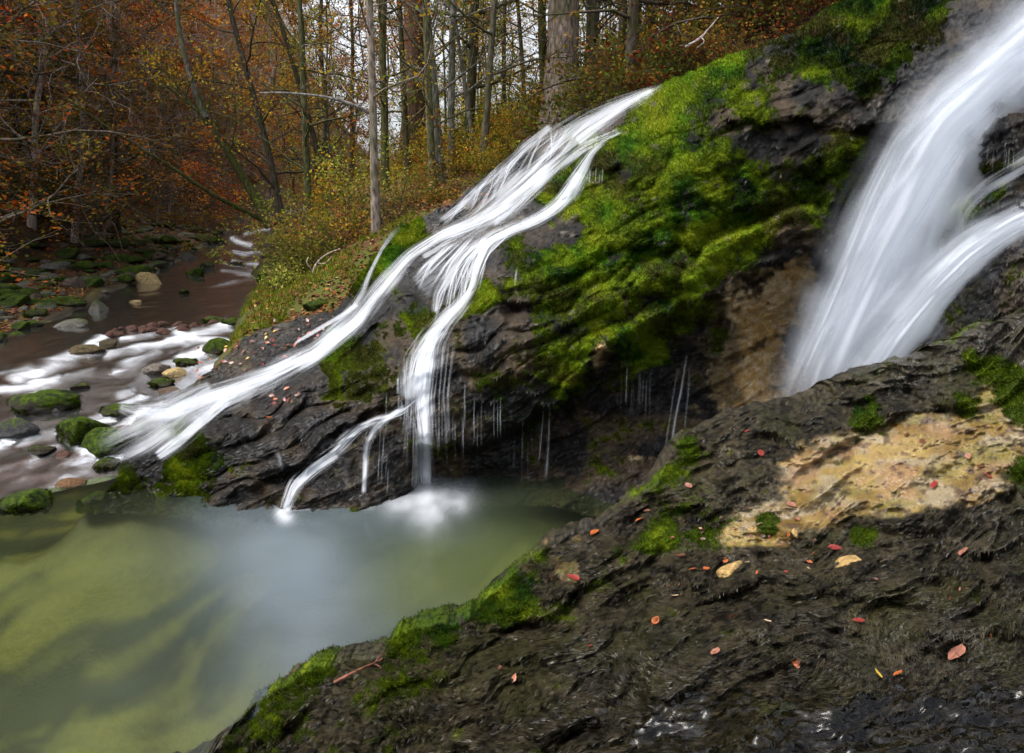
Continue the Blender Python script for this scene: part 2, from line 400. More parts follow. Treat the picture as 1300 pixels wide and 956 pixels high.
def terr_z(X, Y, detail=True):
    X = np.asarray(X, float); Y = np.asarray(Y, float)
    D, ZW, HW = path_near(X, Y)
    HW = HW * (1 + 0.15 * noise2(X * 0.8 + 3, Y * 0.8, 11))
    out = np.abs(D) - HW
    bed = ZW - 0.30 * np.clip(1 - (np.abs(D) / HW) ** 4, -1, 1) - 0.03
    far = sstep(14, 50, Y)
    right = ZW + 0.05 + lerp(0.50, 0.13, far) * out + 0.10 * sstep(0, .5, out)
    rh = np.clip(X - 1.0, 0, None); right = right + 0.30 * rh * sstep(8, 30, Y) * np.exp(-rh / 25)
    left = ZW + 0.02 + 0.10 * np.minimum(out, 3.0) + 0.82 * np.clip(out - 2.6, 0, None) * (1 - 0.25 * sstep(0, 30, out))
    uu = X / (Y + 1.5); hl = sstep(-.16, -.40, uu); left = np.where(Y > 24, lerp(np.minimum(left, ZW + .6 + .06 * out), left, np.maximum(hl, sstep(40, 24, Y))), left)
    z = np.where(out < 0, bed, np.where(D > 0, right, left))
    if detail:
        z = z + 0.25 * fbm2(X * 0.35, Y * 0.35, 3, 21) * sstep(0.2, 3, out) + 0.07 * fbm2(X * 1.6, Y * 1.6, 3, 22) * sstep(-.3, 0.4, out)
    # the wood floor runs up against the back of the cascade rock
    k = sstep(2.6, 0.1, Y - crest_y(X)) * sstep(-3.6, -3.1, X)
    z = lerp(z, np.interp(X, CREST_Z[:, 0], CREST_Z[:, 1]) - .10 + .04 * noise2(X * 2.3, Y * 2.3, 35), k)
    # the pool in front of the cascade
    front = sstep(-0.10, 0.30, crest_y(X) - Y) * np.where(X > -5.6, 1.0, 0.0) * sstep(-6.2, -5.2, X)
    pool = -0.10 - 0.9 * sstep(5.7, 3.6, Y + 0.28 * (np.sqrt((X + 1.0) ** 2 + 1.2) - 1.1)) + (0.10 * fbm2(X * 1.1, Y * 1.1, 3, 33) if detail else 0)
    m = front * np.where(X > -3.4, 1.0, sstep(5.6, 5.0, Y))
    z = np.where(m > 0, lerp(z, np.minimum(z, pool), m), z)
    return z

def ground_at(px, Y):
    """terrain point seen in column px at Y metres ahead"""
    z = 1.0
    for _ in range(12):
        t = Y * CP - (z - H_CAM) * SP; X = (px - 650) / F_PX * t
        z = float(terr_z(np.array([X]), np.array([Y]), True)[0])
    return np.array([X, Y, z])

def build_ground():
    nc, nr = 620, 520
    u = np.linspace(-1.55, 1.55, nc); Yv = np.exp(np.linspace(math.log(1.2), math.log(260), nr))
    Y, U = np.meshgrid(Yv, u, indexing='ij'); X = U * (Y + 1.5)
    Z = terr_z(X, Y)
    D, ZW, HW = path_near(X, Y); out = np.abs(D) - HW
    n1 = fbm2(X * 0.6, Y * 0.6, 4, 41); n2 = fbm2(X * 4, Y * 4, 3, 42)
    litter = np.array([0.075, 0.036, 0.016]); soil = np.array([0.030, 0.020, 0.012]); moss = np.array([0.055, 0.075, 0.010]); grav = np.array([0.085, 0.070, 0.055])
    c = mixc(soil, litter, sstep(-.4, .3, n1 + .5 * n2))
    c = c * (1 - .45 * sstep(20, 34, Y) * sstep(2, 8, -D))[..., None]  # far left hillside: deep shade painted in by darkening the ground colour
    c = mixc(c, moss, sstep(.05, .45, n1 * .6 + n2 * .7 + 0.35 * np.exp(-np.abs(out) / 1.2)) * np.where(D > 0, .85, .45))
    c = mixc(c, np.array([0.060, 0.028, 0.010]) * np.ones(3), sstep(0.0, .3, n2) * sstep(14, 26, Y) * .7)
    bedc = mixc(np.array([0.016, 0.012, 0.004]), np.array([0.055, 0.041, 0.014]), sstep(-.3, .5, n2 + .5 * fbm2(X * 9, Y * 9, 2, 44)))
    c = mixc(c, bedc, sstep(0.15, -.1, out))
    # pool floor: pale lime silt broken by dark weed and drowned rock, drawn out along the current
    px, py = to_px(np.stack([X, Y, Z], -1))
    a = (X * 0.86 + Y * 0.5); b_ = (-X * 0.5 + Y * 0.86)
    s = fbm2(a * 1.5 + 3 + .6 * noise2(X * 1.3, Y * 1.3, 57), b_ * 4.6 + .9 * noise2(X * 1.6, Y * 1.6, 58), 3, 55) + 0.45 * fbm2(X * 2.6 + .8 * noise2(X * 3, Y * 3, 59), Y * 3.4, 3, 56)
    silt = mixc(np.array([0.008, 0.012, 0.005]), np.array([0.125, 0.112, 0.028]), sstep(-.30, .42, s))
    inpool = (Z < -0.03) & (Y < 5.9) & (X > -5.6)
    shallow_br = sstep(-0.35, -0.08, Z)
    silt = mixc(silt, bedc, sstep(-0.42, -0.12, Z + .10 * fbm2(X * 2, Y * 2, 3, 60)))
    c = np.where(inpool[..., None], silt, c)
    wet = np.where(out < .1, .6, .1)
    V = np.stack([X, Y, Z], -1)
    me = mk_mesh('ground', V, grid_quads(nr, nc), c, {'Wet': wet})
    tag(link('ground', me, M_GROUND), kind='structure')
build_ground()

# ------------------------------------------------------------------ water sheets
def px_streak(px, py, segs):
    """soft strength of streaks given as (x0,y0,x1,y1,halfwidth,strength) in photo pixels of the flat water"""
    o = np.zeros_like(px)
    for x0, y0, x1, y1, w, s in segs:
        d = np.array([x1 - x0, y1 - y0], float); L2 = d @ d
        t = ((px - x0) * d[0] + (py - y0) * d[1]) / L2; tc_ = np.clip(t, 0, 1)
        ds = np.hypot(px - x0 - tc_ * d[0], py - y0 - tc_ * d[1])
        o = np.maximum(o, s * np.exp(-(ds / w) ** 2))
    return o

def build_pool():
    nc, nr = 320, 240
    x = np.linspace(-7.5, 3.2, nc); y = np.linspace(0.6, 6.2, nr)
    Y, X = np.meshgrid(y, x, indexing='ij'); Z = np.zeros_like(X)
    px, py = to_px(np.stack([X, Y, Z], -1))
    wob = 30 * fbm2(px / 90, py / 60, 3, 61)
    foam = px_streak(px, py, [(505, 632, 580, 632, 20, .32), (541, 626, 541, 634, 18, .5), (541, 638, 543, 648, 22, .4), (360, 652, 362, 655, 9, .6), (465, 630, 468, 633, 10, .4), (360, 648, 480, 632, 3, .3)])
    foam = np.clip(foam * (0.8 + 0.4 * fbm2(px / 14, py / 14, 2, 62)), 0, 1)
    d = np.hypot((px - 500 + wob) / 290, (py - 715 + wob) / 130)
    murk_sheen = 0.60 * np.exp(-d ** 2 * 1.4) + 0.17
    murk_sheen = murk_sheen + 0.45 * px_streak(px, py, [(345, 690, 430, 900, 110, .7)])
    murk_sheen *= 0.85 + 0.25 * fbm2(px / 120, py / 50, 3, 63)
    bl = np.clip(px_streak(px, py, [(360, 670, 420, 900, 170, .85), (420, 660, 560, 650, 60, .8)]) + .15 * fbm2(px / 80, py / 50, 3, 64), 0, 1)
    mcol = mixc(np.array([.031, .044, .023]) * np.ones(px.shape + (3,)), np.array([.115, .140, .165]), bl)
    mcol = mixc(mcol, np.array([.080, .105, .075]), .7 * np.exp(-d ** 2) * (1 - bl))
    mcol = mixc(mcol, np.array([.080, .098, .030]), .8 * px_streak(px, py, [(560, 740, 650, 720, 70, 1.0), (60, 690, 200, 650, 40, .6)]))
    murk_sheen *= 1 - 0.75 * np.exp(-((px - 735) / 75) ** 2 - ((py - 650) / 28) ** 2)
    murk_sheen *= 1 - .85 * px_streak(px, py, [(-60, 600, 210, 605, 45, 1.0)])
    me = mk_mesh('pool_water', np.stack([X, Y, Z], -1), grid_quads(nr, nc), mcol, {'MurkSheen': np.clip(murk_sheen, 0, .92), 'Foam': foam})
    tag(link('pool_water', me, M_POOL), kind='structure')
build_pool()

STREAKS = [(215, 436, 285, 412, 12, .9), (140, 450, 215, 436, 9, .8), (20, 482, 130, 440, 13, .85), (60, 470, 130, 428, 7, .8), (225, 425, 290, 440, 12, .9), (200, 445, 150, 470, 8, .5),
           (0, 498, 75, 482, 10, .85), (0, 475, 40, 466, 9, .4), (30, 505, 90, 478, 6, .5), (230, 452, 280, 436, 10, .8), (150, 432, 195, 425, 6, .7), (130, 566, 175, 520, 13, .6),
           (30, 560, 140, 528, 10, .55), (0, 565, 22, 556, 5, .6), (90, 545, 175, 505, 9, .55), (100, 575, 210, 560, 10, .7), (135, 580, 190, 572, 7, .7), (150, 500, 165, 497, 10, .5), (120, 470, 60, 492, 8, .4),
           (300, 330, 330, 338, 5, .9), (280, 330, 322, 345, 4, .5), (270, 365, 330, 352, 6, .35), (298, 303, 322, 311, 6, .9), (312, 296, 338, 290, 5, .8), (300, 318, 328, 323, 5, .8), (285, 345, 330, 350, 6, .5), (195, 425, 225, 415, 5, .6), (180, 470, 235, 458, 6, .35)]  # upper-stream streaks partly painted as pale reflected sky, besides real foam
def build_stream():
    # resample path
    ks = np.arange(len(PATH)); t = np.concatenate([np.linspace(.95, 6, 270), np.linspace(6, 12, 200)[1:]])
    pts = np.stack([np.interp(t, ks, PATH[:, i]) for i in range(4)], -1)
    for _ in range(700): pts[1:-1] = (pts[:-2] + pts[2:] + 2 * pts[1:-1]) / 4
    T = np.gradient(pts[:, :2], axis=0); T /= np.linalg.norm(T, axis=1)[:, None]; Nn = np.stack([T[:, 1], -T[:, 0]], -1)
    nu = 150; u = np.linspace(-1, 1, nu)
    w = pts[:, 3] + 0.60
    X = pts[:, 0:1] + Nn[:, 0:1] * u * w[:, None]; Y = pts[:, 1:2] + Nn[:, 1:2] * u * w[:, None]
    Z = np.broadcast_to(pts[:, 2:3], X.shape) + 0.012 * fbm2(X * 3, Y * 2, 3, 71) + .05 * fbm2(X * 1.5, Y * 1.5, 3, 73) * sstep(6.3, 5.4, Y)
    px, py = to_px(np.stack([X, Y, Z], -1))
    rough = fbm2(px / 26, py / 7, 4, 72)
    s = px_streak(px + 5 * noise2(px / 30, py / 8, 77), py + 3 * noise2(px / 22, py / 9, 78), [(a, b, c, d, w * .66, q) for a, b, c, d, w, q in STREAKS])
    foam = sstep(.05, 1.3, s * (0.85 + 0.60 * rough)) * .85
    murk_sheen = np.clip(0.16 + .16 * rough + .30 * sstep(380, 330, py), 0, 1) * sstep(5.0, 6.2, Y)  # stronger on the upper stream: pale sky sheen painted into the water colour
    # the sheet sinks a little where it breaks white
    Z = Z + 0.03 * s
    me = mk_mesh('stream_water', np.stack([X, Y, Z], -1), grid_quads(len(pts), nu, True), None, {'Foam': foam * .92, 'MurkSheen': murk_sheen})
    tag(link('stream_water', me, M_STREAM), kind='structure')
build_stream()

# ------------------------------------------------------------------ the mossy cascade rock
TOPM = np.array([(60, 640), (130, 634), (150, 612), (165, 545), (190, 522), (230, 500), (270, 466), (300, 440), (330, 420), (370, 405), (420, 398), (440, 378), (460, 345), (490, 305), (510, 285), (560, 262), (600, 240),
                 (640, 205), (690, 165), (720, 155), (760, 140), (800, 125), (840, 108), (870, 95), (900, 80), (950, 62), (1000, 45), (1050, 15), (1080, -5), (1150, -40), (1250, -80), (1400, -140), (1500, -180), (2000, -300)], float)
BOTM = np.array([(60, 650), (130, 650), (230, 655), (300, 668), (350, 670), (420, 660), (480, 648), (540, 642), (700, 642), (780, 662), (900, 690), (1100, 690), (1500, 660), (2000, 640)], float)
DM = TPS([(60, 648, 5.0), (150, 600, 5.25), (165, 548, 5.9), (200, 560, 5.75), (250, 540, 5.6), (300, 520, 5.9), (250, 480, 6.6), (300, 450, 6.9), (330, 425, 7.2), (400, 402, 7.4), (440, 378, 7.6),
          (240, 640, 4.95), (350, 655, 4.72), (350, 600, 5.0), (300, 600, 5.05), (350, 540, 5.5), (400, 480, 6.1), (400, 560, 5.2), (450, 560, 5.15), (450, 600, 5.0), (480, 640, 4.85), (450, 500, 5.5), (450, 440, 6.3), (470, 380, 7.2), (500, 330, 7.6), (510, 287, 8.1),
          (540, 620, 5.1), (540, 560, 5.15), (540, 500, 5.25), (545, 440, 5.5), (560, 400, 5.8), (600, 340, 6.6), (600, 280, 7.6), (620, 228, 8.3), (700, 250, 7.0), (680, 200, 8.2), (700, 160, 8.7), (760, 180, 7.6), (760, 140, 8.8), (840, 108, 8.4),
          (620, 450, 5.3), (620, 520, 5.2), (640, 570, 5.35), (640, 620, 5.1), (700, 440, 5.2), (700, 350, 5.6), (740, 300, 5.9), (720, 500, 5.2), (720, 580, 5.35), (720, 630, 5.0), (780, 645, 4.75),
          (800, 400, 5.1), (800, 300, 5.4), (800, 220, 6.0), (800, 160, 7.2), (850, 115, 7.9), (820, 140, 7.3), (900, 84, 7.2), (900, 150, 6.1), (900, 250, 5.4), (900, 330, 5.1), (870, 370, 5.05),
          (850, 450, 5.4), (850, 550, 5.25), (850, 640, 4.8), (950, 65, 7.0), (1000, 100, 6.3), (1000, 200, 5.6), (1000, 280, 5.2), (1040, 300, 5.2), (960, 400, 5.7), (960, 480, 5.7), (920, 450, 5.6), (960, 600, 5.0),
          (1050, 17, 7.0), (1100, 100, 5.9), (1080, 180, 5.7), (1070, 260, 5.6), (1200, 0, 6.3), (1200, 110, 5.4), (1150, 180, 5.6), (1100, 350, 6.0), (1050, 450, 6.0), (1150, 300, 5.9), (1250, 60, 5.4), (1300, 0, 5.8), (1300, 100, 5.0),
          (1250, 170, 4.9), (1250, 250, 4.7), (1300, 200, 4.7), (1300, 330, 4.4), (1250, 340, 4.6), (1200, 400, 4.8), (1150, 450, 5.0), (1400, 300, 4.3), (1400, 0, 5.2), (1400, -140, 6), (1300, -95, 6.5), (1200, -60, 7),
          (1050, 620, 5.0), (1200, 600, 4.7), (1400, 600, 4.4), (1500, 200, 4.6), (1700, 0, 4.9), (1700, 300, 4.2), (2000, -300, 5.6), (2000, 100, 4.3), (2000, 400, 3.8), (2000, 640, 3.8)], smooth=2e-3)
LEDGES = [  # (polyline in photo px, recess m, fade px)
    ([(530, 566), (560, 562), (600, 556), (650, 537), (700, 515), (745, 470), (790, 432), (830, 408), (880, 386), (950, 350), (1050, 318), (1090, 300)], .46, 80),
    ([(640, 400), (700, 398), (770, 362), (830, 336), (880, 326), (930, 300), (1000, 268), (1050, 250)], -.34, 60),
    ([(690, 345), (740, 335), (790, 310), (840, 318), (880, 322)], .14, 30),
    ([(745, 212), (760, 206), (790, 214)], .22, 40),
    ([(740, 444), (780, 446), (830, 428), (880, 405), (920, 380)], .12, 16),
    ([(600, 378), (640, 370), (680, 352), (740, 342)], .12, 24),
    ([(560, 470), (600, 462), (640, 480), (690, 470), (720, 452)], .08, 24),
    ([(240, 585), (300, 560), (360, 520), (420, 500), (480, 478)], .14, 22),
    ([(330, 600), (380, 585), (430, 560), (480, 520), (520, 500)], .16, 22),
    ([(290, 632), (340, 612), (390, 596), (430, 580)], .12, 18),
    ([(420, 470), (450, 440), (490, 410), (530, 380)], .10, 30),
    ([(920, 150), (960, 160), (1020, 150), (1090, 158), (1140, 150)], .16, 36),
    ([(1000, 235), (1040, 250), (1080, 240)], .12, 30),
    ([(1190, 160), (1220, 140), (1260, 135), (1320, 142)], -.25, 60),
    ([(1195, 285), (1230, 250), (1270, 236), (1320, 232)], -.22, 40),
]
def disp_main(px, py):
    """relief in metres, + = away from the camera"""
    wx = px + 14 * fbm2(px / 70, py / 70, 2, 101); wy = py + 14 * fbm2(px / 70, py / 70, 2, 102)
    a = wx * 0.90 - wy * 0.43; b = wx * 0.43 + wy * 0.90
    g = np.zeros_like(px)
    for pl, amp, fade in LEDGES:
        pl = np.array(pl, float); ly = np.interp(wx, pl[:, 0], pl[:, 1])
        d = wy - ly + 7 * noise2(px / 18, px * 0 + amp * 50, 103)
        inx = sstep(pl[0, 0] - 12, pl[0, 0] + 12, px) * sstep(pl[-1, 0] + 12, pl[-1, 0] - 12, px)
        if amp > 0: g += amp * inx * sstep(-3, 9, d) * np.exp(-np.clip(d, 0, None) / fade)
        else: g += -amp * inx * sstep(4, -6, d) * np.exp(-np.clip(-d, 0, None) / fade)
        g -= 0.25 * abs(amp) * inx * np.exp(-((d + 9) / 12) ** 2) * np.sign(amp)
    strata = ridge2(a / 150, b / 42, 3, 104)
    lumps = ridge2(a / 46, b / 22, 2, 106)
    calm = 1 - 0.75 * px_streak(px, py, [(300, 450, 420, 430, 40, 1.0), (560, 330, 640, 290, 40, .8), (640, 230, 800, 130, 30, .8)])
    g += (-0.085 * strata - 0.040 * lumps) * calm
    # shelves: each tongue of tufa bulges out and undercuts below
    q = b / 34 + .9 * noise2(a / 120, b / 60, 111) + .35 * noise2(a / 40, b / 40, 112); fr = q - np.floor(q)
    low = np.clip(px_streak(px, py, [(250, 600, 470, 500, 70, 1.0), (600, 470, 900, 400, 90, .85), (620, 360, 780, 330, 50, .9), (300, 560, 420, 470, 50, .8)]), 0, 1)
    g += (-0.085 * np.sin(np.pi * fr ** .75) ** .7 + .03 * sstep(.8, 1, fr)) * low * calm
    # moss cushions: round pads with creases between them
    wpx = px + 9 * noise2(px / 22, py / 22, 113); wpy = py + 9 * noise2(px / 22, py / 22, 114)
    dq = b / 52 + .8 * noise2(a / 140, b / 70, 117) + .3 * noise2(a / 45, b / 40, 118); dfr = dq - np.floor(dq)
    dome = px_streak(px, py, [(760, 210, 1060, 200, 130, 1.0), (640, 350, 860, 360, 80, 1.0), (700, 460, 850, 430, 60, 1.0)])
    g += (0.17 * (cell2(wpx / 62, wpy / 46, 115) - .45) + .085 * (cell2(wpx / 27, wpy / 20, 116) - .45)) * dome * calm - .11 * np.sin(np.pi * dfr ** .7) ** .8 * dome * calm
    g += 0.040 * cell2(wpx / 15, wpy / 12, 107) * calm
    g += -0.016 * ridge2(a / 10, b / 6, 2, 108) - 0.007 * noise2(px / 3.2, py / 3.2, 110)
    g += -.07 * ridge2(px / 60 + py / 90, py / 46, 3, 119) * px_streak(px, py, [(960, 490, 1030, 350, 50, 1.0)])
    return g
def depth_main(px, py, relief=True):
    Y = DM(px, py)
    if relief: Y = Y + disp_main(px, py) * Y / 6
    return np.clip(Y, 3.2, 11)

#        px   py  moss tan  wet  bright
MM = [(200, 560, .15, 0, .8, .3), (240, 560, .95, 0, .2, .6), (255, 585, .75, 0, .3, .5), (235, 610, .7, 0, .3, .5), (225, 630, .4, 0, .6, .3), (175, 608, .55, .1, .4, .4), (300, 540, .08, 0, .9, .2), (270, 545, .3, 0, .6, .3), (350, 500, .08, 0, .9, .2), (400, 480, .1, 0, .9, .2), (350, 580, .12, 0, .9, .2),
      (420, 580, .15, 0, .9, .2), (300, 620, .12, 0, .9, .2), (450, 560, .1, 0, .9, .2), (380, 630, .1, 0, 1, .2), (350, 450, .03, 0, 1, .1), (300, 450, .08, 0, .9, .2), (280, 470, .1, 0, .9, .2), (270, 440, .3, 0, .6, .3), (390, 410, .05, .1, .9, .1), (425, 460, .9, 0, .3, .7), (440, 485, .6, 0, .4, .5), (470, 420, .55, 0, .4, .4),
      (430, 440, .8, 0, .4, .6), (500, 430, .3, 0, .5, .3), (525, 400, .6, 0, .4, .4), (500, 390, .3, 0, .6, .2), (550, 330, 0, 0, 1, 0), (520, 350, .03, 0, 1, 0), (600, 300, 0, 0, 1, 0), (480, 345, .95, 0, .3, .7), (465, 375, .7, 0, .4, .5), (505, 300, .95, 0, .3, .6), (520, 285, .6, 0, .5, .4), (495, 325, .9, 0, .3, .6), (560, 275, 0, 0, 1, 0),
      (640, 240, 0, 0, 1, 0), (700, 190, 0, 0, 1, 0), (770, 150, 0, 0, 1, 0), (690, 245, .95, 0, .2, .6), (740, 190, .9, 0, .2, .6), (665, 270, .1, 0, .9, .3), (720, 215, .9, 0, .2, .5), (690, 300, .15, 0, .5, .2), (720, 285, .2, 0, .4, .2), (740, 255, 1, 0, 0, .95),
      (625, 335, .1, 0, .7, .3), (615, 375, .9, 0, .2, .7), (650, 325, .7, 0, .2, .7), (690, 330, .9, 0, .1, .7), (650, 395, .1, 0, .7, .2), (620, 410, .1, 0, .7, .2), (700, 365, .8, 0, .1, .6), (740, 340, .9, 0, .1, .8), (800, 330, .9, 0, .1, .9), (770, 390, .55, .35, .1, .5), (760, 410, .5, .5, .1, .5), (700, 400, .6, .2, .1, .5), (720, 470, 1, 0, .1, .95), (740, 440, .7, .2, .1, .7),
      (650, 440, .25, 0, .25, .2), (620, 480, .38, 0, .2, .22), (680, 490, .5, 0, .15, .3), (640, 520, .55, 0, .15, .28), (600, 520, .5, 0, .2, .22), (660, 540, .6, 0, .1, .3), (590, 480, .2, 0, .4, .2), (590, 540, .3, 0, .3, .2), (560, 500, .1, 0, .8, .2), (800, 460, .8, 0, .2, .6), (840, 450, .7, 0, .2, .5), (790, 430, .75, .1, .1, .7), (765, 450, .3, .6, .1, .3), (850, 400, .75, .05, .1, .6),
      (700, 580, .12, .05, .35, .1), (800, 560, .2, .30, .2, .15), (760, 530, .25, .22, .2, .15), (820, 520, .25, .15, .2, .2), (730, 545, .3, .05, .3, .2), (850, 520, .12, .15, .4, .2), (670, 575, .4, 0, .5, .3), (620, 600, .03, 0, .8, .1), (780, 630, .12, 0, .7, .2), (870, 480, .35, .05, .4, .2), (900, 430, .4, .1, .3, .3), (890, 520, .2, .3, .3, .2),  # tan raised on the wall below the overhang, standing in for missing skylight
      (940, 460, .02, 1, .3, 0), (980, 400, .03, 1, .3, 0), (1020, 355, .03, 1, .3, 0), (930, 490, .02, 1, .3, 0), (960, 430, .02, 1, .3, 0), (1000, 490, .05, .7, .5, 0), (940, 375, .1, .55, .2, .2), (1010, 440, .35, .3, .5, .2), (1060, 420, .1, .5, .6, .1), (1050, 330, .2, .3, .4, .2), (1100, 400, .05, .3, .8, .1),
      (800, 180, 1, 0, 0, .75), (840, 135, 1, 0, 0, .9), (880, 95, 1, 0, 0, 1), (930, 75, 1, 0, 0, .95), (850, 200, .9, 0, 0, .55), (800, 290, .9, 0, 0, .6), (810, 240, .6, .35, 0, .5), (770, 270, .95, 0, 0, .75), (890, 200, .7, 0, 0, .35), (860, 270, .85, 0, 0, .5), (920, 150, .35, 0, .2, .2), (900, 125, .7, 0, 0, .4), (945, 130, .8, 0, .1, .7), (960, 95, .45, 0, .3, .25), (1000, 130, .22, 0, .4, .15), (1060, 140, .15, 0, .4, .1),
      (1080, 190, .6, 0, .2, .3), (960, 240, .8, 0, 0, .45), (1000, 260, .8, 0, 0, .45), (1040, 230, .8, 0, 0, .4), (1070, 260, .6, 0, .2, .3), (1000, 200, .4, 0, .1, .2), (960, 190, .45, 0, .1, .25), (1050, 70, .9, 0, 0, .3), (1100, 30, .85, 0, 0, .2), (1170, 20, .85, 0, 0, .12), (1010, 60, .8, 0, 0, .5), (1100, 100, .8, 0, 0, .25), (1130, 145, .05, 0, .6, .1), (1000, 298, .2, 0, .1, .2), (940, 312, .9, 0, 0, .8),  # low bright values at the upper right paint shading into the moss
      (890, 345, .7, .1, 0, .6), (870, 300, .7, 0, 0, .45), (1180, 110, .2, 0, .8, .1), (1250, 230, .5, 0, .6, .2), (1210, 260, .95, 0, .3, .5), (1270, 180, .4, 0, .8, .2), (1280, 140, .05, 0, .9, .1), (1290, 370, .2, 0, .9, .2), (1240, 400, .5, 0, .6, .3), (1300, 270, .05, 0, 1, .1), (1230, 30, .1, 0, .8, .1), (1400, 100, .3, 0, .6, .2)]

def moss_rgb(bright, n, fine):
    k = np.clip(bright + 0.55 * n + 0.32 * fine, 0, 1.2)
    c = mixc(MOSS_D * np.ones(np.shape(k) + (3,)), MOSS_M, sstep(0.0, .45, k))
    c = mixc(c, MOSS_B, sstep(.45, 1.05, k)); c = mixc(c, MOSS_Y, .6 * sstep(.1, .5, n) * sstep(.6, 1, k)); c = mixc(c, c * np.array([.55, 1.05, 1.3]), .8 * sstep(.0, -.45, n))
    return c

def paint_main(px, py):
    m, t, w, br = shepard(MM, px, py)
    n = fbm2(px / 38, py / 30, 4, 121); f = fbm2(px / 7, py / 6, 3, 122); f2 = noise2(px / 2.6, py / 2.6, 124)
    wpx = px + 9 * noise2(px / 22, py / 22, 113); wpy = py + 9 * noise2(px / 22, py / 22, 114)
    t1, g1 = cell_tone(wpx / 62, wpy / 46, 115); t2, g2 = cell_tone(wpx / 27, wpy / 20, 116)
    m = m - .20 * sstep(.14, .0, g1) - .10 * sstep(.12, .0, g2) + .10 * t1
    br = br + .24 * t1 + .16 * t2
    moss = sstep(.36, .60, m + .40 * n + .24 * f)
    tan = sstep(.38, .62, t + .25 * fbm2(px / 26, py / 20, 4, 125) + .18 * f)
    rock = mixc(ROCK_D * np.ones(px.shape + (3,)), ROCK_BR, sstep(-.3, .5, n + .3 * f) * (1 - .4 * w))
    rock = mixc(rock, ROCK_G, (.12 + .40 * w) * sstep(-.2, .6, f + .5 * f2))
    tcol = mixc(TAN * .75 * np.ones(px.shape + (3,)), PALE * np.array([1, .88, .68]), sstep(-.5, .6, f + n * .6))
    tcol = mixc(tcol, ROCK_D * 2, sstep(.25, .6, ridge2(px / 26, py / 22, 3, 126) - .25) * .8)
    tcol = mixc(tcol, ROCK_BR * .8, .75 * sstep(-.02, .40, fbm2(px / 46, py / 60, 4, 129)))
    c = mixc(rock, tcol, tan)
    c = mixc(c, moss_rgb(br * 1.1 + .06, n, .7 * f + .5 * f2), moss)
    # dead brown moss between the green pads
    bn = fbm2(px / 55, py / 34, 4, 128) + .3 * f
    c = mixc(c, np.array([0.030, 0.021, 0.008]) * (1 + .5 * f2)[..., None], .65 * sstep(.10, .40, bn) * moss * (1 - .75 * sstep(.7, 1, br)))
    # a few bare limestone flecks in the moss
    fl = sstep(.55, .7, fbm2(px / 13, py / 11, 3, 127) + .15 * n) * sstep(560, 700, px) * sstep(520, 440, py)
    c = mixc(c, PALE * .28, fl * .6)
    wet = np.clip(w * (1 - moss) * (1 - .5 * tan) + .1 * f, 0, 1)
    return c, wet, moss

def build_rock(name, label, top, bot, depth, paint, x0, x1, step, nrow, mat, back, rows_back=14):
    pxs = np.concatenate([np.arange(x0, 1400, step), np.arange(1400, x1, 7.0)]); nc = len(pxs)
    ty = np.interp(pxs, top[:, 0], top[:, 1]); ty = ty + 5 * fbm2(pxs / 30, pxs * 0, 2, 131) + 3.0 * fbm2(pxs / 7, pxs * 0, 2, 132)
    by = np.interp(pxs, bot[:, 0], bot[:, 1]); by = np.maximum(by, ty + 3)
    v = np.linspace(0, 1, nrow)[:, None]
    PX = np.broadcast_to(pxs, (nrow, nc)).copy(); PY = by + (ty - by) * v
    Yd = depth(PX, PY)
    Vx = P(PX, PY, Yd)
    c, wet, moss = paint(PX, PY)
    # the far side: rolls over the crest and drops away behind it
    extra = []
    for k in range(1, rows_back + 1):
        q = k / rows_back; e = Vx[-1].copy()
        e[:, 1] += back * q; e[:, 2] -= 0.04 * q + back * 0.9 * q ** 2.2
        e[:, 2] += 0.05 * fbm2(e[:, 0] * 3, e[:, 1] * 3, 3, 133) * min(1, q * 3) + .02 * noise2(e[:, 0] * 14, e[:, 1] * 14, 134) * min(1, q * 6)
        extra.append(e)
    bc, bw, bm = paint(np.repeat(PX[-1:], rows_back, 0), PY[-1] - 9.0 * np.arange(1, rows_back + 1)[:, None])
    V = np.concatenate([Vx, np.stack(extra)], 0)
    c = np.concatenate([c, bc], 0); wet = np.concatenate([wet, bw], 0); moss = np.concatenate([moss, bm], 0); PX = np.concatenate([PX, np.repeat(PX[-1:], rows_back, 0)], 0)
    PY = np.concatenate([PY, np.repeat(PY[-1:], rows_back, 0)], 0)
    me = mk_mesh(name, V, grid_quads(nrow + rows_back, nc), c, {'Wet': wet})
    o = link(name, me, mat); tag(o, label, 'rock')
    return o, PX, PY, V, moss, c, wet

rock_o, rPX, rPY, rV, rMoss, rC, rWet = build_rock('cascade_rock', 'huge dark rock dome under bright green moss, carrying both white waterfalls above the pool', TOPM, BOTM, depth_main, paint_main, 100, 1960, 1.55, 470, M_ROCK, 1.6)

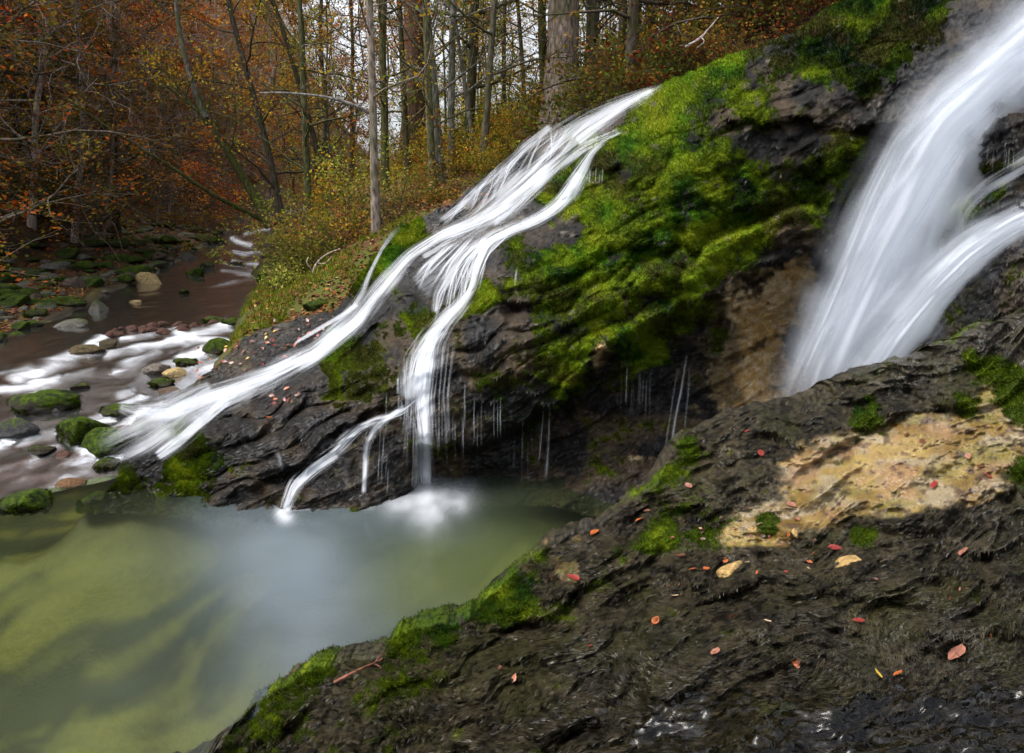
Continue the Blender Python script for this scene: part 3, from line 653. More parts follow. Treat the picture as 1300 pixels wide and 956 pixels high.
# ------------------------------------------------------------------ the near rock ledge
TOPF = np.array([(180, 1010), (240, 985), (300, 925), (340, 885), (368, 866), (400, 850), (440, 842), (480, 836), (500, 812), (520, 800), (560, 792), (600, 788), (615, 765), (660, 725), (700, 692), (740, 676), (770, 662), (800, 640), (835, 615), (850, 585), (870, 552), (890, 545), (920, 530), (950, 520), (990, 512), (1030, 500), (1060, 488), (1100, 470), (1150, 458), (1200, 444), (1230, 432), (1260, 415), (1300, 398), (1400, 365), (1500, 330), (2000, 230)], float)
BOTF = np.array([(180, 1030), (2000, 1030)], float)
DF = TPS([(180, 1010, 2.25), (240, 985, 2.35), (300, 925, 2.58), (340, 885, 2.72), (180, 1030, 2.2), (370, 865, 2.75), (440, 840, 2.8), (520, 800, 2.9), (600, 745, 3.1), (700, 690, 3.3), (760, 660, 3.5), (800, 640, 3.6), (870, 565, 3.9), (950, 520, 4.2), (1030, 500, 4.3), (1100, 470, 4.3), (1200, 440, 4.2), (1300, 400, 4.0), (1400, 370, 3.9), (1500, 330, 3.8),
          (500, 870, 2.45), (600, 840, 2.4), (640, 790, 2.75), (700, 760, 2.78), (700, 870, 2.05), (800, 700, 3.0), (800, 800, 2.25), (900, 640, 3.3), (900, 720, 2.7), (900, 860, 1.75), (1000, 560, 3.7), (1000, 650, 3.0), (1000, 760, 2.25), (1000, 860, 1.7), (1100, 520, 3.85), (1100, 600, 3.2), (1100, 700, 2.5), (1100, 800, 1.95),
          (1200, 500, 3.7), (1200, 600, 3.0), (1200, 700, 2.4), (1200, 860, 1.65), (1300, 460, 3.6), (1300, 560, 3.0), (1300, 700, 2.3), (1300, 860, 1.65), (1400, 500, 3.3), (1400, 860, 1.6), (1500, 600, 2.7), (400, 1000, 2.05), (300, 1000, 2.3), (330, 960, 2.35), (600, 1000, 1.7), (900, 1000, 1.35), (1200, 1000, 1.3), (1500, 1000, 1.3), (1700, 500, 2.9), (2000, 230, 3.5), (2000, 600, 2.4), (2000, 1000, 1.25)], smooth=2e-3)
LEDGEF = [([(520, 866), (580, 838), (650, 800), (700, 770), (740, 752), (790, 725), (850, 690)], .10, 30), ([(500, 850), (600, 850), (700, 830), (760, 800), (900, 790)], .05, 30),
          ([(640, 800), (690, 782), (720, 760), (735, 745)], .08, 16), ([(850, 650), (930, 615), (1000, 600), (1090, 548), (1165, 530)], .07, 22), ([(1000, 660), (1060, 668), (1110, 655), (1160, 622), (1300, 612)], -.05, 30),
          ([(880, 760), (960, 770), (1050, 745), (1180, 765), (1270, 735)], .06, 26), ([(1240, 700), (1262, 690), (1275, 640), (1300, 590)], .08, 20), ([(860, 800), (960, 830), (1080, 800), (1200, 820), (1320, 800)], .05, 26), ([(950, 545), (1010, 560), (1090, 540), (1150, 535)], .05, 20)]
def flow_ab(x, y):
    """along / across the trailing algae strands"""
    y = y + 34 * noise2(x / 170, y / 150, 204) + 12 * noise2(x / 60, y / 60, 214)
    return x * 0.94 - y * 0.33, x * 0.33 + y * 0.94
def disp_fore(px, py):
    s = np.clip((py - 300) / 400, .5, 1.6)                      # nearer rock: the same relief looks larger
    wx = px + 22 * s * fbm2(px / 95, py / 70, 2, 201); wy = py + 18 * s * fbm2(px / 95, py / 70, 2, 202)
    g = np.zeros_like(px)
    for pl, amp, fade in LEDGEF:
        pl = np.array(pl, float); ly = np.interp(wx, pl[:, 0], pl[:, 1]); d = wy - ly + 6 * noise2(px / 20, px * 0 + fade, 203)
        inx = sstep(pl[0, 0] - 16, pl[0, 0] + 16, px) * sstep(pl[-1, 0] + 16, pl[-1, 0] - 16, px)
        if amp > 0: g += amp * inx * sstep(-3, 10, d) * np.exp(-np.clip(d, 0, None) / fade)
        else: g += -amp * inx * sstep(4, -6, d) * np.exp(-np.clip(-d, 0, None) / fade)
    a, b = flow_ab(wx, wy)
    t = slab(px, py)
    fib = 1 - .85 * t
    g += -0.080 * ridge2(a / 130, b / 48, 3, 205) - 0.048 * ridge2(a / 60, b / 24, 2, 206) * fib
    g += (.13 * (cell2(a / 110, b / 56, 215) - .45) + .065 * (cell2(a / 46, b / 25, 216) - .45)) * fib
    g += (-0.012 * ridge2(a / 20, b / 9, 3, 207) - 0.006 * ridge2(a / 8, b / 3.6, 1, 208) - .010 * noise2(px / 9, py / 6, 217) - .006 * noise2(px / 5, py / 3.5, 218)) * fib
    g += 0.010 * cell2(px / 15, py / 11, 209) * fib - .004 * noise2(px / 3, py / 2.5, 210)
    g += t * (-.030 * ridge2(px / 52 + py / 60, py / 20 - px / 90, 4, 211) - .010 * ridge2(px / 14, py / 8, 2, 212))
    return g
def slab(px, py):
    """bare ochre limestone patches"""
    n = fbm2(px / 40, py / 26, 4, 221)
    d = np.full(px.shape, 9.0)
    for cx, cy_, rx, ry, ang in [(1110, 595, 112, 56, -.25), (1230, 565, 112, 50, -.25), (1160, 612, 125, 40, -.2), (1045, 640, 50, 36, -.6), (1275, 520, 52, 34, -.4), (985, 665, 70, 26, -.3), (1160, 545, 60, 20, -.2)]:
        ca, sa = math.cos(ang), math.sin(ang); x = (px - cx) * ca + (py - cy_) * sa; y = -(px - cx) * sa + (py - cy_) * ca
        d = np.minimum(d, (x / rx) ** 2 + (y / ry) ** 2)
    return sstep(1.30, .68, d + .80 * n + .30 * fbm2(px / 9, py / 6, 3, 222))
def depth_fore(px, py, relief=True):
    Y = DF(px, py)
    if relief: Y = Y + disp_fore(px, py) * Y / 2.6
    return np.clip(Y, .9, 6)
#       px   py  moss tan wet bright
MF = [(520, 805, .9, 0, 0, .75), (560, 800, .8, 0, 0, .6), (540, 830, .4, 0, .1, .4), (640, 765, .8, .2, 0, .7), (620, 775, .8, .3, 0, .7), (690, 715, .6, .3, 0, .6), (700, 760, .4, .2, .1, .45), (660, 750, .8, .1, 0, .6), (610, 815, .2, 0, .2, .2), (680, 800, .15, 0, .2, .2), (600, 850, .1, 0, .5, .2), (500, 860, .5, .1, .3, .5), (460, 850, .3, .3, .3, .4), (400, 858, .7, .3, .1, .6), (420, 880, .3, .2, .5, .3),
      (720, 720, .05, .6, .4, 0), (740, 690, .1, .4, .6, .1), (780, 670, .1, .1, .5, .1), (760, 730, .45, .1, .1, .4), (800, 700, .5, .2, .1, .4), (850, 665, .7, .15, .1, .55), (830, 690, .75, .1, .1, .6), (870, 660, .5, .4, .1, .4), (800, 650, .2, 0, .3, .2), (860, 625, .2, .1, .3, .2), (850, 600, .75, .2, 0, .6), (875, 570, .9, .1, 0, .8), (900, 560, .3, .1, .2, .3), (930, 560, .1, .05, .3, .2), (990, 540, .3, .05, .3, .3), (1050, 520, .2, .05, .4, .2),
      (950, 620, .08, 0, .4, .1), (1000, 590, .1, .05, .3, .2), (1060, 570, .3, 0, .2, .3), (1100, 530, .75, 0, .1, .6), (1150, 535, .3, 0, .2, .3), (1150, 490, .1, 0, .8, .1), (1180, 545, .02, .1, .3, 0), (1255, 530, .05, .3, .3, .1), (1285, 560, .05, .2, .3, .1), (1240, 575, .0, 0, .3, 0), (1200, 535, .1, .3, .3, .1), (1250, 500, .3, .1, .2, .3), (1060, 680, .1, .1, .5, .1), (1130, 690, .05, 0, .4, .1), (1095, 655, .1, 0, .4, .1), (1095, 710, .1, 0, .4, .1), (945, 662, .2, .3, .5, .1), (1005, 660, .15, .3, .5, .1), (975, 640, .15, .3, .5, .1), (845, 570, .2, .2, .2, .3), (900, 595, .15, .1, .3, .2), (880, 720, .15, .1, .4, .2), (820, 720, .15, 0, .3, .2), (1240, 490, .4, .1, .2, .3), (1190, 490, .15, .1, .5, .2), (1270, 640, .1, 0, .6, .1), (1295, 640, .1, 0, .6, .1), (1200, 470, .2, 0, .7, .2), (1250, 440, .2, 0, .8, .2), (1250, 462, .9, 0, .1, .7), (1225, 515, .95, 0, .1, .55), (1275, 490, .95, 0, .1, .55), (1200, 510, .4, .3, .2, .4), (1300, 440, .1, 0, .9, .1), (1290, 520, .9, 0, .1, .5),
      (1100, 600, .05, 0, .3, .1), (1200, 570, .05, 0, .3, .1), (1295, 600, .7, 0, .1, .5), (975, 662, .95, 0, .1, .6), (890, 680, .7, .2, .1, .5), (1095, 680, .95, 0, .1, .5), (1000, 690, .2, .2, .6, .2), (930, 690, .3, .3, .6, .3), (760, 780, .05, 0, .5, .1), (850, 740, .1, 0, .4, .1), (900, 760, .4, 0, .3, .3), (850, 830, .05, 0, .9, .1), (750, 840, .08, 0, .9, .1), (1000, 800, .05, 0, .8, .1), (1000, 720, .15, 0, .4, .2),
      (1150, 680, .05, 0, .5, .1), (1200, 720, .15, 0, .5, .2), (1230, 735, .45, 0, .3, .35), (1100, 760, .1, 0, .5, .2), (1200, 790, .05, 0, .9, .1), (1100, 830, .05, 0, 1, .1), (1250, 850, .1, 0, .8, .2), (950, 860, .3, 0, .5, .3), (1280, 680, .05, 0, .8, .1), (800, 900, .1, 0, .8, .1), (1100, 950, .1, 0, .8, .1), (600, 950, .2, 0, .5, .3), (1400, 700, .1, 0, .5, .2)]
def paint_fore(px, py):
    m, t, w, br = shepard(MF, px, py)
    n = fbm2(px / 42, py / 30, 4, 231); f = fbm2(px / 9, py / 6, 3, 232); f2 = noise2(px / 3.2, py / 2.4, 234)
    a, b = flow_ab(px + 22 * fbm2(px / 95, py / 70, 2, 201), py + 18 * fbm2(px / 95, py / 70, 2, 202))
    fib = .6 * ridge2(a / 9, b / 3.4, 2, 236) + .6 * noise2(px / 4, py / 3, 244)
    moss = sstep(.42, .68, m + .30 * n + .28 * f)
    sl = np.maximum(slab(px, py), sstep(.45, .65, t + .35 * fbm2(px / 16, py / 12, 4, 235)))
    alg = mixc(np.array([0.006, 0.005, 0.0032]) * np.ones(px.shape + (3,)), np.array([0.054, 0.043, 0.021]), sstep(-.5, .8, .5 * n + .7 * fib + .3 * f2))
    alg = mixc(alg, np.array([0.035, 0.034, 0.036]), .45 * w * sstep(-.2, .5, fib))
    oc = mixc(np.array([0.19, 0.115, 0.026]) * np.ones(px.shape + (3,)), np.array([0.36, 0.265, 0.105]), sstep(-.5, .5, fbm2(px / 46, py / 30, 4, 237)))
    oc = mixc(oc, np.array([0.36, 0.30, 0.235]), sstep(-.15, .45, fbm2(px / 34, py / 13, 4, 238)) * .85)
    oc = mixc(oc, np.array([0.33, 0.19, 0.12]), sstep(.05, .5, fbm2(px / 44 + 9, py / 26, 3, 245)) * .6)
    oc = mixc(oc, np.array([0.17, 0.155, 0.035]), sstep(.1, .5, fbm2(px / 60, py / 24, 3, 239)) * .6)
    oc = mixc(oc, np.array([0.07, 0.045, 0.02]), sstep(.62, .9, ridge2(px / 50 + .2 * f, py / 20, 3, 240)) * .75)
    oc = mixc(oc, np.array([0.06, 0.03, 0.035]), sstep(.25, .5, f + .4 * fbm2(px / 24, py / 16, 3, 241)) * .7)
    alg = mixc(alg, np.array([0.030, 0.029, 0.008]) * (1 + .6 * fib)[..., None], .55 * sstep(-.05, .45, fbm2(px / 55 + 7, py / 36, 4, 242) + .25 * f) * (1 - .5 * w))
    oc = oc * np.array([.66, .64, .52]) * (1 * (1 + .25 * fbm2(px / 18, py / 12, 3, 243)))[..., None]
    c = mixc(alg, oc, sl)
    c = mixc(c, moss_rgb(br * .72, n, .7 * f + .5 * f2), moss * (1 - .0 * sl))
    wet = np.clip((w * 1.25 + .24) * (1 - moss) * (.85 + .5 * n) + .18 * sl, 0, 1)
    return c, wet, moss
ledge_o, fPX, fPY, fV, fMoss, fC, fWet = build_rock('rock_ledge', 'near dark brown rock ledge with a bare ochre patch and scattered red leaves', TOPF, BOTF, depth_fore, paint_fore, 180, 1960, 1.5, 470, M_LEDGE, .7)

# ------------------------------------------------------------------ moss fronds growing on the two rocks (a fuzzy skin of tiny blades)
def build_moss(parent, PX, PY, V, moss, C, count, size, seed):
    rng = np.random.default_rng(seed)
    w = (moss > .45).astype(float) * (PX > -20) * (PX < 1330); w[-6:] = 0
    w = w.ravel() / w.sum()
    idx = rng.choice(len(w), count, p=w)
    nr, nc = moss.shape
    du = np.gradient(V, axis=1); dv = np.gradient(V, axis=0); nrm = np.cross(du, dv); nrm /= np.linalg.norm(nrm, axis=-1)[..., None] + 1e-9
    p = V.reshape(-1, 3)[idx]; n = nrm.reshape(-1, 3)[idx]; col = C.reshape(-1, 3)[idx]
    toc = np.array([0, 0, H_CAM]) - p; n = n * np.sign((n * toc).sum(1))[:, None]
    dirn = n + rng.normal(size=n.shape) * .55 + np.array([0, 0, .15]); dirn /= np.linalg.norm(dirn, axis=1)[:, None]
    side = np.cross(dirn, rng.normal(size=n.shape)); side /= np.linalg.norm(side, axis=1)[:, None] + 1e-9
    L = size * rng.uniform(.5, 1.5, count)[:, None] * np.linalg.norm(p - np.array([0, 0, H_CAM]), axis=1)[:, None] / 5
    p = p + rng.normal(size=p.shape) * .004
    b0 = p - n * L * .15
    Vv = np.stack([b0 - side * L * .14, b0 + side * L * .14, p + dirn * L + side * L * .07, p + dirn * L - side * L * .07], 1)
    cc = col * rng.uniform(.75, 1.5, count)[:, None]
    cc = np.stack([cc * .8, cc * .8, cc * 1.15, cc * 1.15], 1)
    me = mk_mesh('moss', Vv.reshape(-1, 3), np.arange(4 * count).reshape(-1, 4), cc.reshape(-1, 3), smooth=False)
    o = link('moss', me, M_MOSS, parent); o['kind'] = 'stuff'
def build_hair(parent, PX, PY, V, amount, C, count, size, seed, flowdir):
    """trailing strands of dark algae combed along the flow"""
    rng = np.random.default_rng(seed); w = amount * (PX > -20) * (PX < 1330) * (PY < 965); w[-6:] = 0; w = w.ravel() / w.sum()
    idx = rng.choice(len(w), count, p=w)
    du = np.gradient(V, axis=1); dv = np.gradient(V, axis=0); nrm = np.cross(du, dv); nrm /= np.linalg.norm(nrm, axis=-1)[..., None] + 1e-9
    p = V.reshape(-1, 3)[idx]; n = nrm.reshape(-1, 3)[idx]; col = C.reshape(-1, 3)[idx]
    n = n * np.sign(((np.array([0, 0, H_CAM]) - p) * n).sum(1))[:, None]
    co = np.stack([noise2(p[:, 0] * 5, p[:, 1] * 5 + p[:, 2] * 5, seed + 2), noise2(p[:, 0] * 5 + 9, p[:, 1] * 5, seed + 3), noise2(p[:, 0] * 5, p[:, 2] * 5 + 4, seed + 4)], -1)
    f = np.array(flowdir, float) + .75 * co + rng.normal(size=n.shape) * .16; f = f - n * (f * n).sum(1)[:, None]; f /= np.linalg.norm(f, axis=1)[:, None] + 1e-9
    sd = np.cross(n, f); L = size * rng.uniform(.5, 1.6, count)[:, None]; W = L * .055
    a = p + n * .001; m = p + f * L * .5 + n * L * rng.uniform(.03, .15, count)[:, None]; b = p + f * L + n * L * .02
    Vv = np.stack([a - sd * W, a + sd * W, m + sd * W, m - sd * W, m - sd * W, m + sd * W, b + sd * W * .3, b - sd * W * .3], 1)
    cc = np.repeat(np.clip(col, 0, .11) * rng.uniform(.65, 1.45, count)[:, None], 8, 0)
    me = mk_mesh('algae', Vv.reshape(-1, 3), np.arange(8 * count).reshape(-1, 4), cc, smooth=False)
    o = link('algae', me, M_HAIR, parent); o['kind'] = 'stuff'
build_hair(rock_o, rPX, rPY, rV, np.clip(1 - rMoss, 0, 1) * (rC.sum(-1) < .35), rC, 170000, .026, 15, (-.75, -.35, -.55))
build_hair(ledge_o, fPX, fPY, fV, np.clip(1 - 1.2 * fMoss, 0, 1) * np.clip(1 - 1.3 * slab(fPX, fPY), 0, 1) * (1 - .75 * sstep(.4, .9, fWet)), fC, 380000, .017, 16, (-.85, -.35, -.25))
build_moss(rock_o, rPX, rPY, rV, rMoss, rC, 560000, .011, 5)
build_moss(ledge_o, fPX, fPY, fV, fMoss, fC, 150000, .012, 6)

# ------------------------------------------------------------------ falling water
def smooth_path(pts, n):
    pts = np.asarray(pts, float); d = np.concatenate([[0], np.cumsum(np.hypot(*np.diff(pts[:, :2], axis=0).T))])
    s = np.linspace(0, d[-1], n)
    out = np.stack([np.interp(s, d, pts[:, k]) for k in range(pts.shape[1])], -1)
    for _ in range(int(n / len(pts) * 1.2) + 1): out[1:-1] = (out[:-2] + 2 * out[1:-1] + out[2:]) / 4
    return out, s

def ribbon(path, off=.05, nu=44, seed=0, dens=1.0, streak=.6, edge=1.6, freq=7, Yk=None, head=.04, tail=.04, lift=0.0, clump=0.0, stretch=60, layers=1, soft=.42):
    """sheet of water following the rock along a path of (px, py, halfwidth px); returns vertex grid pieces"""
    Vs, Qs, As = [], [], []; base = 0; ext = 0.0
    if Yk is not None and path[0][0] >= 1400:                     # the river goes on behind the frame edge
        a, b = np.array(path[0][:2], float), np.array(path[1][:2], float); dd = (a - b) / np.linalg.norm(a - b); ext = 230.0
        path = [(*(a + dd * ext), path[0][2])] + list(path)
    n = int(max(24, sum(np.hypot(path[i + 1][0] - path[i][0], path[i + 1][1] - path[i][1]) for i in range(len(path) - 1)) / 2.2))
    pp, s = smooth_path(path, n)
    T = np.gradient(pp[:, :2], axis=0); T /= np.linalg.norm(T, axis=1)[:, None] + 1e-9; N_ = np.stack([-T[:, 1], T[:, 0]], -1)
    for ly in range(layers):
        u = np.linspace(-1, 1, nu)
        PX = pp[:, 0:1] + N_[:, 0:1] * u * pp[:, 2:3]; PY = pp[:, 1:2] + N_[:, 1:2] * u * pp[:, 2:3]
        if Yk is None:
            Y0 = depth_main(PX, PY)
            Y = Y0.copy()
            for k in range(10):                                   # long exposure smooths the flow: keep just proud of the rock
                Ys = Y.copy(); Ys[1:-1] = (Y[:-2] + 2 * Y[1:-1] + Y[2:]) / 4; Ys[:, 1:-1] = (Ys[:, :-2] + 2 * Ys[:, 1:-1] + Ys[:, 2:]) / 4
                Y = np.minimum(Ys, Y0)
            Y = Y - off - .02 * ly - .02 * (1 - u ** 2)
        else:
            yk = np.interp((s - ext) / (s[-1] - ext), np.linspace(0, 1, len(Yk)), Yk)
            Y = yk[:, None] + .16 * ly + .05 * fbm2(u[None] * 2 + 0 * PX, s[:, None] / 150 + 0 * PX, 2, seed + ly) - .05 * (1 - u ** 2)
        sd = seed + 13 * ly
        fq = freq if soft > .4 else max(freq, float(np.max(pp[:, 2])) / 4.0)
        wv = u[None] * fq + .5 * fbm2(s[:, None] / 90 + 0 * PX, u[None] + 0 * PX, 2, sd + 3)
        st = .5 + .5 * (.5 * noise2(wv + 0 * PX, s[:, None] / stretch + 0 * PX, sd) + .35 * noise2(wv * 2.3 + 0 * PX, s[:, None] / (stretch * .8) + 0 * PX, sd + 1) + .35 * noise2(wv * 5 + 0 * PX, s[:, None] / (stretch * .6) + 0 * PX, sd + 2))
        ue = np.clip(np.abs(u[None]) + .28 * noise2(s[:, None] / 34 + 0 * PX, np.sign(u)[None] * 3 + 0 * PX, sd + 5), 0, 1)
        th = lerp(.38 * streak - .12, .95, ue ** (edge * 1.15))      # the rim frays into strands
        A = dens * (1 - np.abs(u[None]) ** 2.2) * sstep(th - soft, th + soft, st)
        if clump: A = A * sstep(-clump, .5 - clump, fbm2(wv * .8 + 0 * PX, s[:, None] / 45 + 0 * PX, 3, sd + 9) + .25)
        q = np.linspace(0, 1, n)[:, None]
        A = A * sstep(0, head, q) * sstep(0, tail, 1 - q)
        Vs.append(P(PX, PY, Y).reshape(-1, 3)); Qs.append(grid_quads(n, nu) + base); As.append(np.clip(A, 0, 1).ravel()); base += n * nu
    return np.concatenate(Vs), np.concatenate(Qs), np.concatenate(As)

def fall_mesh(name, ribs):
    V, Q, A, b = [], [], [], 0
    for v, q, a in ribs: V.append(v); Q.append(q + b); A.append(a); b += len(v)
    return mk_mesh(name, np.concatenate(V), np.concatenate(Q), None, {'Alpha': np.concatenate(A)})

def waterfall(name, label, ribs, cat='waterfall', group=None):
    return tag(link(name, fall_mesh(name, ribs), M_WHITE), label, cat, group)

main_path = [(842, 108, 5), (820, 120, 10), (790, 135, 17), (745, 158, 24), (700, 192, 30), (660, 226, 30), (630, 255, 26), (600, 280, 22), (560, 298, 17), (520, 325, 17), (482, 368, 19), (450, 408, 20), (400, 448, 19), (350, 474, 21), (290, 497, 27), (235, 520, 36), (200, 545, 40), (185, 566, 34)]
veil = dict(soft=.30, stretch=46)
waterfall('cascade', 'long white cascade sliding down the left edge of the rock into the stream', [
    ribbon([(846, 106, 4), (820, 120, 10), (790, 136, 17), (745, 160, 25), (700, 194, 32), (660, 228, 32), (630, 257, 28), (600, 282, 22), (560, 299, 14), (520, 325, 14), (482, 368, 17), (450, 408, 18), (400, 448, 18), (350, 474, 21), (290, 497, 28), (235, 520, 38), (200, 548, 42), (178, 575, 34)], .07, 80, 301, .48, 1.1, .9, 9, tail=.16, **veil),
    ribbon([(735, 178, 12), (700, 208, 16), (665, 240, 18), (638, 262, 18), (606, 281, 16), (562, 297, 11), (522, 323, 11), (484, 366, 15), (452, 407, 15), (402, 447, 14), (352, 474, 16), (292, 496, 18), (245, 514, 24), (200, 535, 24)], .09, 50, 309, .78, .45, .8, 5, soft=.5, head=.12, tail=.16),
    ribbon([(830, 114, 6), (800, 130, 12), (765, 152, 16), (730, 180, 14)], .09, 40, 311, .6, .6, .9, 6, soft=.4),
    ribbon([(700, 158, 8), (660, 193, 12), (620, 230, 13), (590, 258, 12), (558, 282, 9)], .05, 40, 317, .5, 1.15, .9, 9, soft=.25, stretch=34),
    ribbon([(790, 165, 9), (740, 187, 12), (690, 228, 12), (650, 264, 14), (625, 288, 9)], .05, 40, 319, .5, 1.15, .9, 9, soft=.25, stretch=34),
    ribbon([(610, 282, 14), (575, 304, 18), (535, 325, 12)], .05, 36, 320, .45, 1.1, .9, 8, soft=.25, stretch=30),
    ribbon([(245, 512, 18), (200, 528, 26), (168, 545, 26), (140, 560, 20), (118, 570, 10)], .06, 44, 327, .5, .7, .9, 5, soft=.5, head=.2, tail=.5),
    ribbon([(225, 540, 18), (190, 565, 22), (160, 580, 22), (135, 590, 12)], .06, 40, 328, .5, .7, .9, 5, soft=.5, head=.2, tail=.5),
    ribbon([(270, 492, 18), (215, 520, 26), (178, 522, 20), (150, 516, 9)], .06, 40, 323, .45, .9, .9, 6, soft=.4),
    ribbon([(290, 505, 12), (250, 537, 15), (222, 562, 14), (198, 580, 11)], .06, 36, 325, .7, .9, .9, 8, soft=.3)])
waterfall('side_cascade', 'white cascade forking past the bright moss and dropping straight into the pool', [
    ribbon([(772, 177, 4), (752, 192, 7), (739, 215, 13), (724, 240, 17), (707, 262, 15), (680, 279, 14), (650, 291, 13), (620, 306, 14), (606, 340, 11), (598, 368, 12), (584, 388, 13), (562, 410, 18), (546, 435, 24), (540, 470, 27), (537, 505, 24), (540, 540, 17), (541, 575, 16), (541, 612, 20), (541, 626, 20)], .10, 60, 331, .56, 1.0, .9, 8, **veil),
    ribbon([(745, 205, 5), (728, 236, 9), (708, 262, 9), (682, 278, 8), (650, 292, 7), (618, 308, 6), (605, 340, 6), (597, 370, 7), (576, 394, 8), (550, 428, 10), (540, 470, 11), (537, 520, 10), (541, 560, 9), (541, 620, 11)], .13, 34, 337, .62, .6, .8, 5, soft=.5, head=.1),
    ribbon([(566, 408, 12), (548, 432, 22), (534, 460, 30), (528, 490, 28), (530, 520, 22)], .12, 60, 343, .75, .75, .8, 10, soft=.34, stretch=50, head=.15, tail=.3),
    ribbon([(735, 218, 9), (715, 250, 13), (690, 272, 11), (660, 287, 8)], .12, 26, 339, .6, .5, .9, 4, soft=.45)])
def strands(seed, n, tops, bottoms, mids=None, w=(1.2, 3.0), dens=(.25, .65), off=.06, lift=0):
    """separate thin threads of water between two edges on the rock"""
    rg = random.Random(seed); out = []
    for k in range(n):
        f = (k + rg.uniform(.1, .9)) / n; e = min(1, max(0, f + rg.gauss(0, .10)))
        L = lambda pts, q: (np.interp(q * (len(pts) - 1), range(len(pts)), [p[0] for p in pts]), np.interp(q * (len(pts) - 1), range(len(pts)), [p[1] for p in pts]))
        a, b = L(tops, f), L(bottoms, e); ww = rg.uniform(*w)
        m = L(mids, .5 * (f + e)) if mids else ((a[0] + b[0]) / 2 + rg.gauss(0, 3), (a[1] + b[1]) / 2)
        q = rg.uniform(.45, 1.0); b = (m[0] + (b[0] - m[0]) * q, m[1] + (b[1] - m[1]) * q)
        out.append(ribbon([(a[0], a[1], ww * .7), (m[0] + rg.gauss(0, 2), m[1] + rg.gauss(0, 2), ww), (b[0], b[1], ww * 1.4)], off, 10, seed + k, rg.uniform(*dens), .5, .8, 3, head=.25, tail=.35))
    return out
waterfall('thin_cascade', 'thin veil of white strands over the dark slab between the two cascades', [
    ribbon([(660, 282, 10), (630, 294, 22), (595, 314, 32), (562, 342, 36), (530, 366, 30)], .04, 80, 341, .16, 1.1, .8, 16, soft=.3, stretch=26)]
    + strands(11, 26, [(668, 280), (620, 292), (570, 308)], [(600, 392), (560, 392), (505, 362)], [(622, 322), (585, 335), (535, 338)], (.9, 2.8), (.25, .62))
    + strands(12, 12, [(600, 330), (570, 342)], [(592, 402), (545, 430)], None, (.8, 1.8), (.25, .6))
    + [ribbon([(618, 302, 8), (592, 324, 11), (572, 350, 11), (557, 372, 8), (552, 398, 6)], .06, 40, 345, .55, .9, .9, 6, soft=.35, stretch=30)])
waterfall('upper_strands', 'fine white threads running down the upper slab left of the long cascade core', strands(21, 22, [(760, 142), (700, 162), (640, 206), (600, 242)], [(700, 215), (650, 245), (610, 275), (560, 292)], None, (.9, 2.6), (.2, .55), .06))
waterfall('drop_strands', 'fine white threads falling beside the straight drop into the pool', strands(31, 18, [(512, 448), (530, 430), (560, 424), (582, 420)], [(505, 600), (525, 615), (556, 618), (575, 600)], [(512, 500), (528, 510), (550, 510), (572, 500)], (.8, 1.9), (.15, .45), .09))
waterfall('edge_cascade', 'narrow white strand along the mossy left rim beside the long cascade', [
    ribbon([(512, 284, 4), (496, 300, 5), (484, 318, 3), (470, 345, 4), (460, 372, 7), (448, 390, 7), (425, 412, 5), (400, 432, 4)], .04, 24, 351, .5, .8, 1.4, 4, head=.3, tail=.2),
    ribbon([(455, 385, 4), (435, 400, 4), (405, 418, 4), (375, 436, 3)], .05, 16, 353, .6, .5, 1.4, 3)])
waterfall('lower_cascade', 'small white cascade creeping left over dark rock into the pool corner', [
    ribbon([(530, 505, 5), (510, 522, 8), (480, 532, 8), (455, 545, 9), (428, 570, 12), (398, 592, 14), (374, 615, 14), (364, 640, 11), (360, 652, 9)], .07, 50, 361, .62, 1.05, .9, 8, soft=.28, stretch=34),
    ribbon([(515, 515, 5), (492, 530, 7), (475, 545, 7), (465, 565, 7), (463, 595, 6), (462, 628, 6)], .08, 30, 363, .6, .9, .9, 6, soft=.32),
    ribbon([(350, 570, 5), (355, 585, 4), (358, 600, 3)], .05, 16, 367, .2, .8, 1, 3, head=.4, tail=.4),
    ribbon([(430, 578, 8), (400, 596, 10), (376, 618, 9), (362, 645, 7)], .085, 34, 369, .5, 1.0, .9, 8, soft=.28)])

